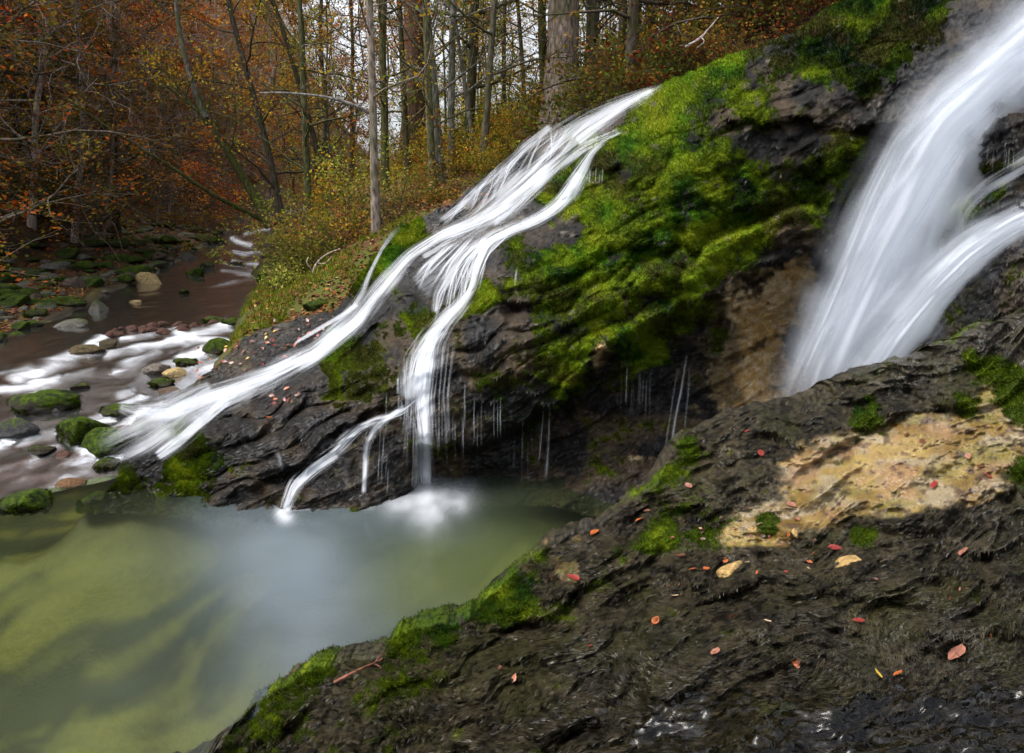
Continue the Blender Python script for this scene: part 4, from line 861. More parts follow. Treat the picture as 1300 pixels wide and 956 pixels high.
# the high fall at the right: thick soft sheets, one behind the other, leaving the lip and falling free
waterfall('high_waterfall', 'tall soft white waterfall plunging from the lip at the upper right', [
    ribbon([(1420, 20, 110), (1330, 70, 105), (1270, 115, 100), (1215, 175, 100), (1170, 260, 104), (1130, 350, 108), (1090, 440, 108), (1050, 530, 100), (1035, 570, 96)], 0, 60, 365, .50, .30, .8, 3, soft=.6, Yk=[5.2, 5.05, 4.95, 4.92, 4.95, 5.0, 5.05, 5.1, 5.1], head=.01, tail=.12, stretch=260, layers=2),
    ribbon([(1400, -30, 70), (1330, 30, 70), (1280, 75, 66), (1220, 130, 68), (1180, 190, 72), (1140, 270, 74), (1100, 350, 74), (1060, 430, 72), (1025, 520, 66), (1010, 560, 60)], 0, 70, 371, .46, .45, .9, 3, soft=.55, Yk=[5.1, 4.95, 4.85, 4.8, 4.8, 4.85, 4.9, 4.95, 4.95, 4.9], head=.01, tail=.16, stretch=260, layers=4),
    ribbon([(1400, 10, 34), (1330, 62, 36), (1270, 110, 36), (1210, 165, 38), (1165, 240, 38), (1120, 320, 38), (1080, 400, 36), (1045, 480, 34), (1020, 560, 30)], 0, 50, 401, .55, .5, 1.1, 3, soft=.5, Yk=[4.95, 4.85, 4.75, 4.7, 4.75, 4.8, 4.85, 4.85, 4.8], head=.01, tail=.16, stretch=260, layers=2),
    ribbon([(1400, -10, 25), (1330, 25, 26), (1260, 85, 26), (1200, 130, 26), (1150, 185, 26), (1115, 250, 22), (1080, 330, 20), (1045, 410, 20), (1005, 500, 20), (995, 540, 20)], 0, 40, 421, .5, .5, 1.1, 3, soft=.5, Yk=[5.0, 4.9, 4.8, 4.8, 4.8, 4.85, 4.9, 4.95, 4.9], head=.01, tail=.16, stretch=260),
    ribbon([(1215, 160, 30), (1190, 230, 40), (1170, 310, 46), (1140, 400, 52), (1110, 500, 52), (1105, 540, 50)], 0, 60, 431, .36, .8, 1.0, 5, soft=.45, Yk=[5.0, 5.05, 5.1, 5.1, 5.0], head=.15, tail=.2, stretch=260, layers=2)])
waterfall('right_waterfall', 'lower right waterfall arm sweeping over a dark boss beneath the tall one', [
    ribbon([(1420, 235, 34), (1340, 262, 36), (1290, 285, 38), (1235, 318, 44), (1185, 368, 52), (1140, 425, 56), (1100, 485, 56), (1080, 540, 54)], 0, 60, 441, .58, .4, .9, 3, soft=.5, Yk=[4.2, 4.3, 4.38, 4.45, 4.55, 4.65, 4.65], head=.01, tail=.14, stretch=240, layers=3),
    ribbon([(1420, 240, 18), (1340, 262, 18), (1285, 288, 18), (1230, 325, 20), (1180, 375, 20), (1130, 435, 22), (1085, 500, 22), (1070, 540, 22)], 0, 40, 455, .65, .4, 1.1, 3, soft=.5, Yk=[4.15, 4.25, 4.33, 4.4, 4.5, 4.6, 4.6], head=.01, tail=.14, stretch=240),
    ribbon([(1400, 150, 22), (1330, 190, 22), (1290, 215, 20), (1255, 235, 18), (1225, 262, 18), (1208, 300, 22), (1190, 345, 26)], 0, 34, 461, .36, .6, 1.0, 4, soft=.45, Yk=[4.35, 4.4, 4.45, 4.5, 4.6, 4.7], head=.01, tail=.2, stretch=200)])

# drips and trickles hanging below the moss
def trickles():
    rng = random.Random(8)
    groups = [('row of hair-thin white drips below the mossy overhang beside the straight drop', 'thin trickles under the overhang', [(rng.uniform(560, 640), rng.uniform(470, 530), rng.uniform(60, 110), rng.uniform(.5, 1.0)) for _ in range(15)]),
              ('row of hair-thin white drips below the mossy overhang beside the straight drop', 'thin trickles under the overhang', [(rng.uniform(640, 700), rng.uniform(525, 560), rng.uniform(40, 70), rng.uniform(.5, .95)) for _ in range(10)])]
    for lab, gr, L in groups:
        for x, y, h, w in L:
            tag(link('water_trickle', fall_mesh('water_trickle', [ribbon([(x, y, w), (x - .5, y + h * .5, w * 1.2), (x, y + h, w * 1.4)], .04, 6, rng.randint(0, 999), rng.uniform(.08, .30), .3, 1.3, 2, head=.35, tail=.35)]), M_WHITE), lab, 'water trickle', gr)
    for lab, gr, L in [('white drip beneath the brightest moss pad, among a curtain of drips', 'drips under the bright moss pad', [(rng.uniform(785, 840), rng.uniform(455, 480), rng.uniform(40, 75), rng.uniform(.5, .9)) for _ in range(13)]),
                       ('fine drip in the left fringe below the dark rock lip', 'drips in the left fringe', [(rng.uniform(478, 535), rng.uniform(490, 590), rng.uniform(28, 50), rng.uniform(.7, 1.3)) for _ in range(14)]),
                       ('fine drip hanging in the dark nook under the round moss head', 'drips in the dark nook', [(rng.uniform(745, 768), rng.uniform(208, 218), rng.uniform(18, 26), rng.uniform(.6, 1.0)) for _ in range(8)]),
                       ('fine drip on the dark boss right of the tall waterfall', 'drips on the dark boss', [(rng.uniform(1245, 1290), rng.uniform(180, 190), rng.uniform(22, 40), rng.uniform(.6, 1.3)) for _ in range(6)])]:
        for x, y, h, w in L:
            tag(link('water_trickle', fall_mesh('water_trickle', [ribbon([(x, y, w), (x - 1, y + h * .5, w * 1.2), (x - 2, y + h, w * 1.4)], .04, 6, rng.randint(0, 999), rng.uniform(.08, .28), .3, 1.3, 2, head=.35, tail=.35)]), M_WHITE), lab, 'water trickle', gr)
    for lab, ribs in [('bright forked trickle at the right end of the overhang, longest on the brown wall', [ribbon([(872, 450, 2), (866, 490, 3), (856, 540, 3), (850, 590, 4)], .06, 14, 501, .5, .9, .9, 4), ribbon([(876, 455, 2), (874, 500, 2), (868, 560, 2)], .06, 8, 503, .22, .4, 1.3, 2, head=.3, tail=.3), ribbon([(862, 460, 1.5), (852, 520, 2), (842, 585, 2.5)], .06, 8, 504, .22, .4, 1.3, 2, head=.3, tail=.3)]),
                      ('slender trickle falling alone from the overhang to the pool, middle of the dark wall', [ribbon([(698, 515, 2), (697, 560, 3), (693, 612, 4)], .06, 10, 505, .36, .6, 1, 3, head=.2, tail=.2), ribbon([(690, 520, 1), (687, 560, 1.5), (684, 585, 2)], .06, 8, 506, .35, .4, 1.3, 2)]),
                      ('short trickle left of the main drop, splashing on a mossy step', [ribbon([(512, 462, 4), (511, 480, 5), (512, 505, 6)], .06, 12, 507, .3, .8, 1, 4, head=.25, tail=.2), ribbon([(505, 480, 2), (505, 500, 3)], .06, 8, 508, .4, .4, 1.3, 2)]),
                      ('tiny trickle on bright moss right of the fork, above the dark band', [ribbon([(657, 338, 1.5), (655, 350, 2), (654, 364, 2)], .05, 8, 509, .22, .4, 1.3, 2, head=.4, tail=.4)])]:
        tag(link('water_trickle', fall_mesh('water_trickle', ribs), M_WHITE), lab, 'water trickle')
trickles()

# ------------------------------------------------------------------ trees
def perp_frame(d):
    d = d / (np.linalg.norm(d) + 1e-9); a = np.cross(d, [0.3, 0.2, 0.93] if abs(d[2]) < .9 else [1, 0.2, 0]); a /= np.linalg.norm(a); return d, a, np.cross(d, a)

def grow(acc, rng, start, direc, length, r0, segs, sides, col, wander=.18, up=0.0, tip=.25):
    pts = [np.array(start, float)]; d = np.array(direc, float); d /= np.linalg.norm(d)
    for k in range(segs):
        d = d + rng.normal(size=3) * wander; d[2] += up; d /= np.linalg.norm(d)
        pts.append(pts[-1] + d * length / segs)
    pts = np.array(pts); rad = r0 * np.linspace(1, tip, segs + 1)
    acc.tube(pts, rad, sides, col); return pts

def make_tree(seed, H=13, r0=.12, lean=(0, 0), bend=.25, first=.3, nb=22, blen=2.6, belev=.5, bup=.02, droop=0.0, nsub=6, ntwig=3, nleaf=2500, leaf=.075, pal=None, bark=(.085, .07, .055), bias=None, flat=0.0, path=None, flare=1.5, leaf_from=0.0, twr=.004):
    """a tapered trunk with limbs and twigs, and leaves on the twigs"""
    rng = np.random.default_rng(seed); tr = Acc(); lf = Acc(); bark = np.array(bark) * 1.55
    n = 16; q = np.linspace(0, 1, n)
    if path is None:
        x = lean[0] * H * q + bend * np.cumsum(rng.normal(size=n) * .35) * q; y = lean[1] * H * q + bend * np.cumsum(rng.normal(size=n) * .35) * q
        path = np.stack([x, y, H * q - .15], -1)
    else:
        path, _s = smooth_path3(path, n)
    rad = r0 * (1 - .80 * q) * (1 + (flare - 1) * np.exp(-q * H / .5))
    tr.tube(path, rad, 9 if r0 > .2 else 7, bark)
    tips = []
    ga = rng.uniform(0, 6.28)
    for i in range(nb):
        f = first + (1 - first) * ((i + rng.uniform(0, .9)) / nb); f = min(f, .99)
        p = np.array([np.interp(f, q, path[:, k]) for k in range(3)]); ga += 2.4 + rng.normal() * .5
        az = ga if bias is None or rng.uniform() > bias[2] else math.atan2(bias[1], bias[0]) + rng.normal() * .6
        el = belev + rng.normal() * .22
        L = blen * (1.15 - .75 * (f - first) / (1 - first + 1e-6)) * rng.uniform(.55, 1.2)
        rb = max(.010, r0 * (1 - .8 * f) * rng.uniform(.25, .5))
        bp = grow(tr, rng, p, [math.cos(az) * math.cos(el), math.sin(az) * math.cos(el), math.sin(el)], L, rb, 7, 4, bark, .16, bup - droop)
        for j in range(nsub):
            k = rng.uniform(.25, 1); bq = k * 7; i0 = min(6, int(bq)); sp = bp[i0] + (bp[i0 + 1] - bp[i0]) * (bq - i0)
            d, a, b = perp_frame(bp[i0 + 1] - bp[i0]); th = rng.uniform(0, 6.28)
            if flat: a = np.array([-d[1], d[0], 0]) / (np.hypot(d[0], d[1]) + 1e-6); b = np.array([0, 0, 1.0]); th = (0 if rng.uniform() > .5 else np.pi) + rng.normal() * .3
            dd = d * .8 + (a * math.cos(th) + b * math.sin(th)) * .8
            SL = L * .42 * rng.uniform(.5, 1.2) * (1.1 - .5 * k)
            s2 = grow(tr, rng, sp, dd, SL, max(twr * 1.6, rb * .4), 4, 3, bark * .9, .2, bup - droop)
            tips.append(s2)
            for t in range(ntwig):
                m = rng.integers(1, 5); d2, a2, b2 = perp_frame(s2[m] - s2[m - 1]); t2 = rng.uniform(0, 6.28)
                tw = grow(tr, rng, s2[m], d2 * .8 + (a2 * math.cos(t2) + b2 * math.sin(t2)) * .9, SL * .55 * rng.uniform(.5, 1.2), twr, 3, 3, bark * .8, .2, bup - droop * .5)
                tips.append(tw)
    crown = None
    if nleaf and tips:
        idx = rng.integers(0, len(tips), nleaf)
        # foliage gathers in clumps: some twigs keep their leaves, others are bare
        keep = rng.uniform(size=len(tips)) ** 1.5; pk = keep / keep.sum(); idx = rng.choice(len(tips), nleaf, p=pk)
        pts = np.empty((nleaf, 3)); k = rng.uniform(size=nleaf)
        for m in range(nleaf):
            t = tips[idx[m]]; u = k[m] * (len(t) - 1); i0 = min(int(u), len(t) - 2); pts[m] = t[i0] + (t[i0 + 1] - t[i0]) * (u - i0)
        pts += rng.normal(size=pts.shape) * leaf * .9
        pal = np.array(pal); tone = rng.integers(0, len(pal), len(tips))
        ci = np.where(rng.uniform(size=nleaf) < .7, tone[idx], rng.integers(0, len(pal), nleaf))
        cols = pal[ci] * rng.uniform(.65, 1.35, nleaf)[:, None]
        if leaf_from > 0:
            m = pts[:, 2] > leaf_from * H; pts = pts[m]; cols = cols[m]
        lf.leaves(pts, leaf, cols, rng, flat=.6 if flat else .2)
        crown = lf
    return tr, crown

def smooth_path3(path, n):
    path = np.asarray(path, float); d = np.concatenate([[0], np.cumsum(np.linalg.norm(np.diff(path, axis=0), axis=1))])
    s = np.linspace(0, d[-1], n); o = np.stack([np.interp(s, d, path[:, k]) for k in range(3)], -1)
    for _ in range(3): o[1:-1] = (o[:-2] + 2 * o[1:-1] + o[2:]) / 4
    return o, s

def tree_thing(name, label, cat, loc, parts, group=None, rotz=0, names=('trunk', 'crown')):
    t = thing(name, label, cat, loc, rotz, group)
    link(names[0], parts[0].mesh(names[0]), M_BARK, t)
    if parts[1] is not None: link(names[1], parts[1].mesh(names[1], False), M_LEAF, t)
    return t

ORANGE = [(.42, .17, .025), (.50, .26, .035), (.32, .12, .022), (.50, .34, .05), (.24, .10, .03)]
RUST = [(.26, .085, .014), (.34, .14, .02), (.18, .065, .014), (.30, .18, .028), (.12, .055, .018)]
YELLOW = [(.44, .32, .03), (.36, .30, .03), (.24, .25, .025), (.42, .25, .03)]
GREEN = [(.10, .14, .02), (.16, .20, .03), (.07, .10, .018), (.22, .24, .04)]
OLIVE = [(.09, .095, .015), (.13, .12, .02), (.15, .11, .02), (.07, .08, .016)]
DARKC = [(.018, .028, .012), (.028, .038, .014), (.014, .02, .010)]

def lean_to(pxb, Y, pxt, pyt=0.0):
    """base point of a trunk seen at column pxb, and the sideways lean per metre that brings it to column pxt at row pyt"""
    b = ground_at(pxb, Y); top = P(pxt, pyt, Y)
    return b, (top[0] - b[0]) / max(1.0, top[2] - b[2])

# the trunks one can tell apart behind the cascade
b, l = lean_to(712, 13.0, 716)
tree_thing('spruce_tree', 'stoutest tree, straight bare spruce trunk right behind the top of the long cascade', 'tree', b,
           make_tree(801, 22, .30, (l, 0), .03, .42, 46, 2.6, -.15, 0, .02, 7, 2, 5200, .07, DARKC + GREEN[:1], (.15, .115, .095), flare=1.45))
b, l = lean_to(524, 19.0, 527)
tree_thing('spruce_tree', 'broad dark brown trunk among thin ones behind the cascade, rusty leaves around it', 'tree', b,
           make_tree(802, 24, .34, (l, 0), .03, .35, 40, 2.8, -.1, 0, .02, 7, 2, 4200, .08, DARKC + RUST[:2], (.085, .048, .032)))
HAND = [  # px base, Y, px at top of picture, radius, bark, palette, leaves, label
    (478, 10.6, 469, .085, (.16, .13, .105), GREEN + YELLOW, 900, 'slim pale tree whose mossy foot stands just left of the cascade rim'),
    (490, 13.5, 484, .11, (.06, .055, .025), YELLOW, 1100, 'mossy dark tree directly right of the slim pale one, leaning limb at its top'),
    (520, 16.0, 500, .10, (.05, .042, .025), ORANGE, 1300, 'dark tree curving left in front of the broad brown trunk'),
    (549, 13.0, 541, .10, (.09, .085, .045), ORANGE, 1000, 'left one of a close pair of grey mossy trunks behind the cascade'),
    (560, 13.2, 551, .12, (.13, .125, .10), ORANGE, 1000, 'right one of a close pair of grey mossy trunks behind the cascade'),
    (571, 14.0, 573, .10, (.16, .15, .13), YELLOW, 900, 'palest straight grey trunk next to the close pair of mossy trunks'),
    (593, 15.0, 600, .15, (.055, .05, .028), ORANGE, 1400, 'dark ivy clad trunk between the palest trunk and the slanting tree'),
    (611, 12.5, 634, .085, (.07, .06, .04), YELLOW, 1100, 'dark tree slanting to the right above the middle of the cascade'),
    (606, 14.0, 575, .06, (.17, .155, .13), YELLOW, 500, 'thin pale tree slanting to the left across the dark ivy clad trunk'),
    (640, 22.0, 640, .10, (.07, .055, .04), ORANGE, 1400, 'thin upright tree standing in the bright gap of the wood'),
    (668, 20.0, 655, .09, (.07, .06, .045), YELLOW, 1200, 'thin tree with a long bare side limb, between the bright gap and the stoutest trunk'),
    (694, 14.5, 688, .13, (.05, .05, .022), YELLOW, 1600, 'moss green trunk immediately left of the stoutest trunk'),
    (748, 15.0, 747, .08, (.06, .05, .035), YELLOW, 2200, 'thin tree hung with yellow leaves just right of the stoutest trunk'),
    (790, 17.0, 792, .14, (.05, .038, .03), GREEN + YELLOW, 2600, 'dark trunk in yellow green leaves above the top of the long cascade'),
    (824, 18.0, 826, .20, (.035, .028, .024), DARKC, 3600, 'thick dark conifer trunk on the slope above the moss dome'),
    (366, 17.0, 316, .12, (.055, .045, .035), YELLOW, 1500, 'tall dark tree leaning left from behind the green bush by the stream'),
    (394, 14.5, 383, .10, (.06, .06, .03), ORANGE, 1300, 'moss sided tree rising out of the green bush, forked into thin limbs'),
    (428, 20.0, 352, .12, (.055, .045, .035), ORANGE, 1500, 'tree leaning hard left in front of the pale sky'),
    (412, 24.0, 410, .13, (.055, .045, .035), DARKC + ORANGE, 2400, 'distant upright pine trunk in the left of the pale sky'),
    (446, 26.0, 445, .12, (.055, .045, .035), ORANGE, 1800, 'distant thin trunk between the pine and the slim pale tree'),
    (147, 21.0, 150, .15, (.02, .016, .012), RUST, 3000, 'black trunk standing on the left bank above the mossy stones'),
]
for i, (pb, Y, pt, r, bk, pal, nl, lab) in enumerate(HAND):
    b, l = lean_to(pb, Y, pt); rr = np.random.default_rng(i + 50)
    tree_thing('tree', lab, 'tree', b, make_tree(820 + i, 11 + 3.5 * rr.uniform() + .12 * Y, r * .74, (l, rr.normal() * .02), .34, .10, 34, 2.3, .42, .01, 0.0, 7, 4, int(nl * 1.6), .07 if Y < 18 else .085, pal, bk, leaf_from=.12))

# the mossy tree hanging out over the stream, built along its bend
Yl = 15.5
lp = [P(346, 286, Yl), P(330, 262, Yl), P(305, 218, Yl - .1), P(280, 178, Yl - .2), P(262, 150, Yl - .3), P(238, 128, Yl - .4), P(212, 110, Yl - .6)]
t = thing('leaning_tree', 'mossy dark tree leaning far out to the left over the stream', 'tree', tuple(lp[0]))
tr, cr = make_tree(870, 6, .12, path=[p - lp[0] for p in lp], first=.45, nb=12, blen=2.2, belev=.9, bup=.05, nsub=6, ntwig=3, nleaf=500, leaf=.07, pal=YELLOW, bark=(.05, .05, .018))
tr.tube(smooth_path3([P(262, 150, Yl - .3) - lp[0], P(248, 128, Yl - .3) - lp[0], P(243, 100, Yl - .3) - lp[0], P(230, 60, Yl - .2) - lp[0], P(222, 0, Yl) - lp[0], P(220, -60, Yl) - lp[0]], 10)[0], np.linspace(.075, .03, 10), 6, (.13, .12, .10))
tr.tube(smooth_path3([P(335, 280, Yl) - lp[0], P(300, 262, Yl - .5) - lp[0], P(270, 250, Yl - 1) - lp[0], P(225, 215, Yl - 1.5) - lp[0], P(160, 178, Yl - 2.2) - lp[0], P(70, 115, Yl - 3) - lp[0]], 14)[0], np.linspace(.06, .012, 14), 5, (.08, .08, .03))
link('trunk', tr.mesh('trunk'), M_BARK, t); link('crown', cr.mesh('crown', False), M_LEAF, t)

# the wood: one tree of each kind, then copies with their parts
def proto(name, label, cat, group, *a, **k):
    return tree_thing(name, label, cat, (0, 0, -50), make_tree(*a, **k), group)

rngF = random.Random(77)
_used = set()
def place(p, X, Y, s=1.0, rz=None, dz=-.1, z=None):
    z = float(terr_z(np.array([X]), np.array([Y]))[0]) if z is None else z
    rz = rngF.uniform(0, 6.28) if rz is None else rz
    if p.name not in _used:
        _used.add(p.name); p.location = (X, Y, z + dz); p.rotation_euler = (0, 0, rz); p.scale = (s,) * 3; return p
    return dup(p, (X, Y, z + dz), rz, s)

LH = 'autumn trees on the steep left hillside'
left_kinds = [proto('beech_tree', 'rust leaved beech with long drooping boughs on the dark left hillside', 'tree', LH, 901 + i, 11, .09, (.16, .02), .6, .05, 34, 4.6, .12, 0, .03, 8, 3, 9000, .085, [tuple(np.array(q) * np.array([1.2, 1.0, .9])) for q in pal], (.10, .078, .062), bias=(1, -.5, .55), flat=1.0) for i, pal in enumerate([RUST, RUST[:3] + ORANGE[:2], OLIVE + RUST[:2]])]
left_bare = [proto('bare_tree', 'grey brown nearly leafless tree on the left hillside', 'tree', 'bare trees on the left hillside', 911 + i, 11, .075, (.18, 0), .6, .1, 32, 3.4, .5, .0, .012, 8, 5, 1200, .07, RUST + YELLOW, (.26, .21, .185), bias=(1, -.4, .4), twr=.007) for i in range(2)]
left_olive = [proto('conifer_tree', 'olive dark conifer among the rust leaved trees of the left hillside', 'tree', 'dark conifers of the left hillside', 921, 12, .15, (.03, 0), .1, .08, 50, 2.6, -.2, 0, .01, 9, 2, 8000, .075, OLIVE, (.03, .024, .018), flat=1.0)]
for k in range(80):
    px = rngF.uniform(-330, 330); Y = 11.5 + 34 * rngF.random() ** 1.15
    if px > 90: Y = max(Y, 17 + (px - 90) * .05)
    g = ground_at(px, Y)
    D, ZW, HW = path_near(np.array([g[0]]), np.array([g[1]]))
    if D[0] > -HW[0] - 2.2: continue
    far = Y > 26
    r = rngF.random()
    p = left_kinds[rngF.randrange(3)] if r < .62 else (left_bare[rngF.randrange(2)] if r < .86 else left_olive[0])
    if px > 170 and r > .35: p = left_bare[rngF.randrange(2)]
    place(p, g[0], g[1], rngF.uniform(.75, 1.15), rngF.uniform(-.7, .7))

for k in range(60):
    px = rngF.uniform(120, 345); Y = 26 + 44 * rngF.random()
    g = ground_at(px, Y); D, ZW, HW = path_near(np.array([g[0]]), np.array([g[1]]))
    if D[0] > -HW[0] - 1.5: continue
    r = rngF.random(); place(left_kinds[rngF.randrange(3)] if r < .5 else left_bare[rngF.randrange(2)], g[0], g[1], rngF.uniform(.8, 1.25), rngF.uniform(-.7, .7))
mid_kinds = [proto('slender_tree', 'slender tree with sparse autumn leaves, one of many deep in the wood behind the cascade', 'tree', 'slender trees deep in the wood', 931 + i, 13, .045, (0, 0), 1.0, .05, 36, 2.4, .5, .01, 0, 7, 4, 4200, .085, pal, bk, leaf_from=.04, twr=.0055) for i, (pal, bk) in enumerate([(ORANGE, (.07, .055, .042)), (ORANGE[:2] + YELLOW, (.09, .08, .065)), (YELLOW + GREEN[:2], (.06, .055, .03))])]
for k in range(40):
    px = rngF.uniform(330, 800); Y = 18 + 24 * rngF.random()
    g = ground_at(px, Y)
    D, ZW, HW = path_near(np.array([g[0]]), np.array([g[1]]))
    if D[0] < HW[0] + .6: continue
    place(mid_kinds[rngF.randrange(3)], g[0], g[1], rngF.uniform(.7, 1.15))

right_kinds = [proto('leafy_tree', 'leafy brown and green tree on the shaded slope above the moss dome', 'tree', 'trees on the slope above the moss dome', 941 + i, 13, .10, (-.05, -.05), .4, .05, 40, 2.4, .3, 0, .01, 7, 3, 5200, .075, pal, (.05, .038, .03), bias=(-.4, -1, .3)) for i, pal in enumerate([OLIVE + RUST[3:], YELLOW[1:] + OLIVE, OLIVE + RUST[2:4] + GREEN[:1]])]
for k in range(34):
    px = rngF.uniform(735, 1250); Y = 11.5 + 12 * rngF.random()
    g = ground_at(px, Y); place(right_kinds[rngF.randrange(3)], g[0], g[1], rngF.uniform(.6, 1.1))

# ------------------------------------------------------------------ shrubs, saplings
def make_shrub(seed, H, spread, nst, nleaf, leaf, pal, bark=(.08, .06, .045), lit=1.0):
    rng = np.random.default_rng(seed); tr = Acc(); lf = Acc(); tips = []
    for i in range(nst):
        az = rng.uniform(0, 6.28); el = rng.uniform(.5, 1.4); L = H * rng.uniform(.6, 1.1)
        s0 = np.array([rng.normal() * spread * .15, rng.normal() * spread * .15, -.05])
        b = grow(tr, rng, s0, [math.cos(az) * math.cos(el) * spread / H * 1.5, math.sin(az) * math.cos(el) * spread / H * 1.5, math.sin(el)], L, .009, 6, 4, bark, .18, .0)
        for j in range(6):
            k = rng.integers(2, 7); d, a, c = perp_frame(b[k] - b[k - 1]); th = rng.uniform(0, 6.28)
            tips.append(grow(tr, rng, b[k], d * .7 + a * math.cos(th) + c * math.sin(th), L * .35 * rng.uniform(.4, 1.1), .004, 4, 3, bark, .2, .0))
    pal = np.array(pal); idx = rng.integers(0, len(tips), nleaf); k = rng.integers(1, 5, nleaf)
    pts = np.array([tips[i][j] for i, j in zip(idx, k)]) + rng.normal(size=(nleaf, 3)) * leaf * 1.0
    tone = rng.integers(0, len(pal), len(tips)); ci = np.where(rng.uniform(size=nleaf) < .6, tone[idx], rng.integers(0, len(pal), nleaf))
    lf.leaves(pts, leaf, pal[ci] * rng.uniform(.6, 1.4, nleaf)[:, None] * lit, rng, .3, .65)
    return tr, lf

def shrub(name, label, cat, px, Y, *a, group=None, **k):
    return tree_thing(name, label, cat, ground_at(px, Y), make_shrub(*a, **k), group, names=('stems', 'foliage'))
BRIGHT = [(.22, .27, .035), (.30, .31, .05), (.14, .20, .03), (.34, .30, .06)]
shrub('bush', 'big bright yellow green bush at the right edge of the upper stream', 'bush', 380, 10.6, 951, 1.05, .62, 26, 2600, .05, BRIGHT)
shrub('bush', 'bright green bush tucked behind the big one, at the foot of the leaning tall tree', 'bush', 412, 11.6, 952, 1.15, .7, 22, 1900, .055, BRIGHT + GREEN)
shrub('bush', 'low leafy bush leaning over the water below the big yellow green bush', 'bush', 358, 9.9, 953, .45, .3, 14, 700, .045, BRIGHT + GREEN[:2])
shrub('bush', 'tawny bush between the slim pale tree and the cascade rim', 'bush', 440, 10.6, 954, 1.0, .7, 20, 1200, .05, YELLOW + [(.24, .14, .07)])
shrub('bush', 'green sapling bush leaning above the tawny one', 'bush', 452, 12.5, 955, 1.6, .9, 18, 1500, .055, BRIGHT[:3] + GREEN)
shrub('bush', 'pink tinged bush right beside the slim pale tree', 'bush', 500, 11.4, 956, 1.2, .8, 18, 1000, .05, [(.30, .12, .08), (.24, .15, .06), (.2, .18, .05)])
shrub('bush', 'small green plant at the foot of the stoutest trunk', 'bush', 735, 12.2, 957, .55, .5, 16, 900, .05, GREEN)
under = [tree_thing('undergrowth_shrub', 'low shrub in autumn leaf, one of many filling the wood floor behind the cascade', 'shrub', (0, 0, -50), make_shrub(961 + i, 1.2, 1.0, 18, 1300, .06, pal), 'undergrowth shrubs of the wood', names=('stems', 'foliage')) for i, pal in enumerate([ORANGE, YELLOW + ORANGE[:2], GREEN + YELLOW, OLIVE + ORANGE[:2]])]
for k in range(120):
    px = rngF.uniform(395, 840); Y = 11.6 + 20 * rngF.random() ** 1.3
    g = ground_at(px, Y)
    if g[1] < crest_y(g[0]) + .9: continue
    D, ZW, HW = path_near(np.array([g[0]]), np.array([g[1]]))
    if D[0] < HW[0] + .5: continue
    place(under[rngF.randrange(4) if px < 540 else rngF.randrange(1, 4)], g[0], g[1], rngF.uniform(.5, 1.2) * (1 if Y > 13 else .6))
slope = [tree_thing('slope_shrub', 'brown green shrub, one of many covering the shaded slope above the moss dome', 'shrub', (0, 0, -50), make_shrub(971 + i, 1.1, 1.0, 18, 1300, .06, pal), 'shrubs on the slope above the moss dome', names=('stems', 'foliage')) for i, pal in enumerate([OLIVE + RUST[2:], OLIVE + GREEN[:2] + RUST[4:]])]
for k in range(60):
    px = rngF.uniform(760, 1150); Y = 9.5 + 8 * rngF.random()
    g = ground_at(px, Y)
    if g[1] < crest_y(g[0]) + .8: continue
    place(slope[rngF.randrange(2)], g[0], g[1], rngF.uniform(.6, 1.3))
lefts = [tree_thing('bank_shrub', 'dark rusty shrub, one of many at the foot of the left hillside', 'shrub', (0, 0, -50), make_shrub(981 + i, 1.3, 1.1, 18, 1200, .065, pal), 'shrubs at the foot of the left hillside', names=('stems', 'foliage')) for i, pal in enumerate([RUST, OLIVE + RUST[:1]])]
for k in range(60):
    px = rngF.uniform(-200, 330); Y = 14 + 22 * rngF.random()
    g = ground_at(px, Y); D, ZW, HW = path_near(np.array([g[0]]), np.array([g[1]]))
    if D[0] > -HW[0] - 3.0: continue
    place(lefts[rngF.randrange(2)], g[0], g[1], rngF.uniform(.7, 1.5))

# ------------------------------------------------------------------ stones
def blob(seed, rough=.22, n=34, flat_top=0.0):
    th = np.linspace(0, np.pi, n)[:, None]; ph = np.linspace(0, 2 * np.pi, 2 * n, endpoint=True)[None]
    x = np.sin(th) * np.cos(ph); y = np.sin(th) * np.sin(ph); z = np.cos(th) * np.ones_like(ph)
    o = seed * 7.3
    r = 1 + rough * (noise3(x * 1.1 + o, y * 1.1, z * 1.1, seed) + .5 * noise3(x * 2.3 + o, y * 2.3, z * 2.3, seed + 1) + .28 * noise3(x * 5 + o, y * 5, z * 5, seed + 2) + .12 * noise3(x * 12 + o, y * 12, z * 12, seed + 3))
    # a few worn facets
    rg = np.random.default_rng(seed)
    V = np.stack([x * r, y * r, z * r], -1)
    for k in range(9):
        d = rg.normal(size=3); d /= np.linalg.norm(d); c = rg.uniform(.55, .85); h = V @ d
        V = V - np.clip(h - c, 0, None)[..., None] * d * .8
    return V
def stone_mesh(name, seed, dims, moss, tone, n=34, rough=.22):
    V = blob(seed, rough, n) * np.array(dims); nr, nc = V.shape[:2]
    up = V[..., 2] / dims[2]; q = V * 9 / max(dims)
    nz = noise3(q[..., 0], q[..., 1], q[..., 2] + seed, seed + 5); nf = noise3(q[..., 0] * 4, q[..., 1] * 4, q[..., 2] * 4, seed + 6)
    m = sstep(.25, .6, .5 * up + .35 * nz + .2 * nf + moss - .35) if moss > 0 else np.zeros_like(up)
    base = np.array(tone) * (1 + .35 * nz + .3 * nf)[..., None]
    mc = moss_rgb(.16 + .2 * up, .55 * nz, .8 * nf)
    c = base * (1 - m[..., None]) + mc * m[..., None]
    wet = np.clip(.75 - 1.2 * (up + .3), 0, .8) * (1 - m)
    return mk_mesh(name, V, grid_quads(nr, nc), np.clip(c, 0, 1), {'Wet': wet})
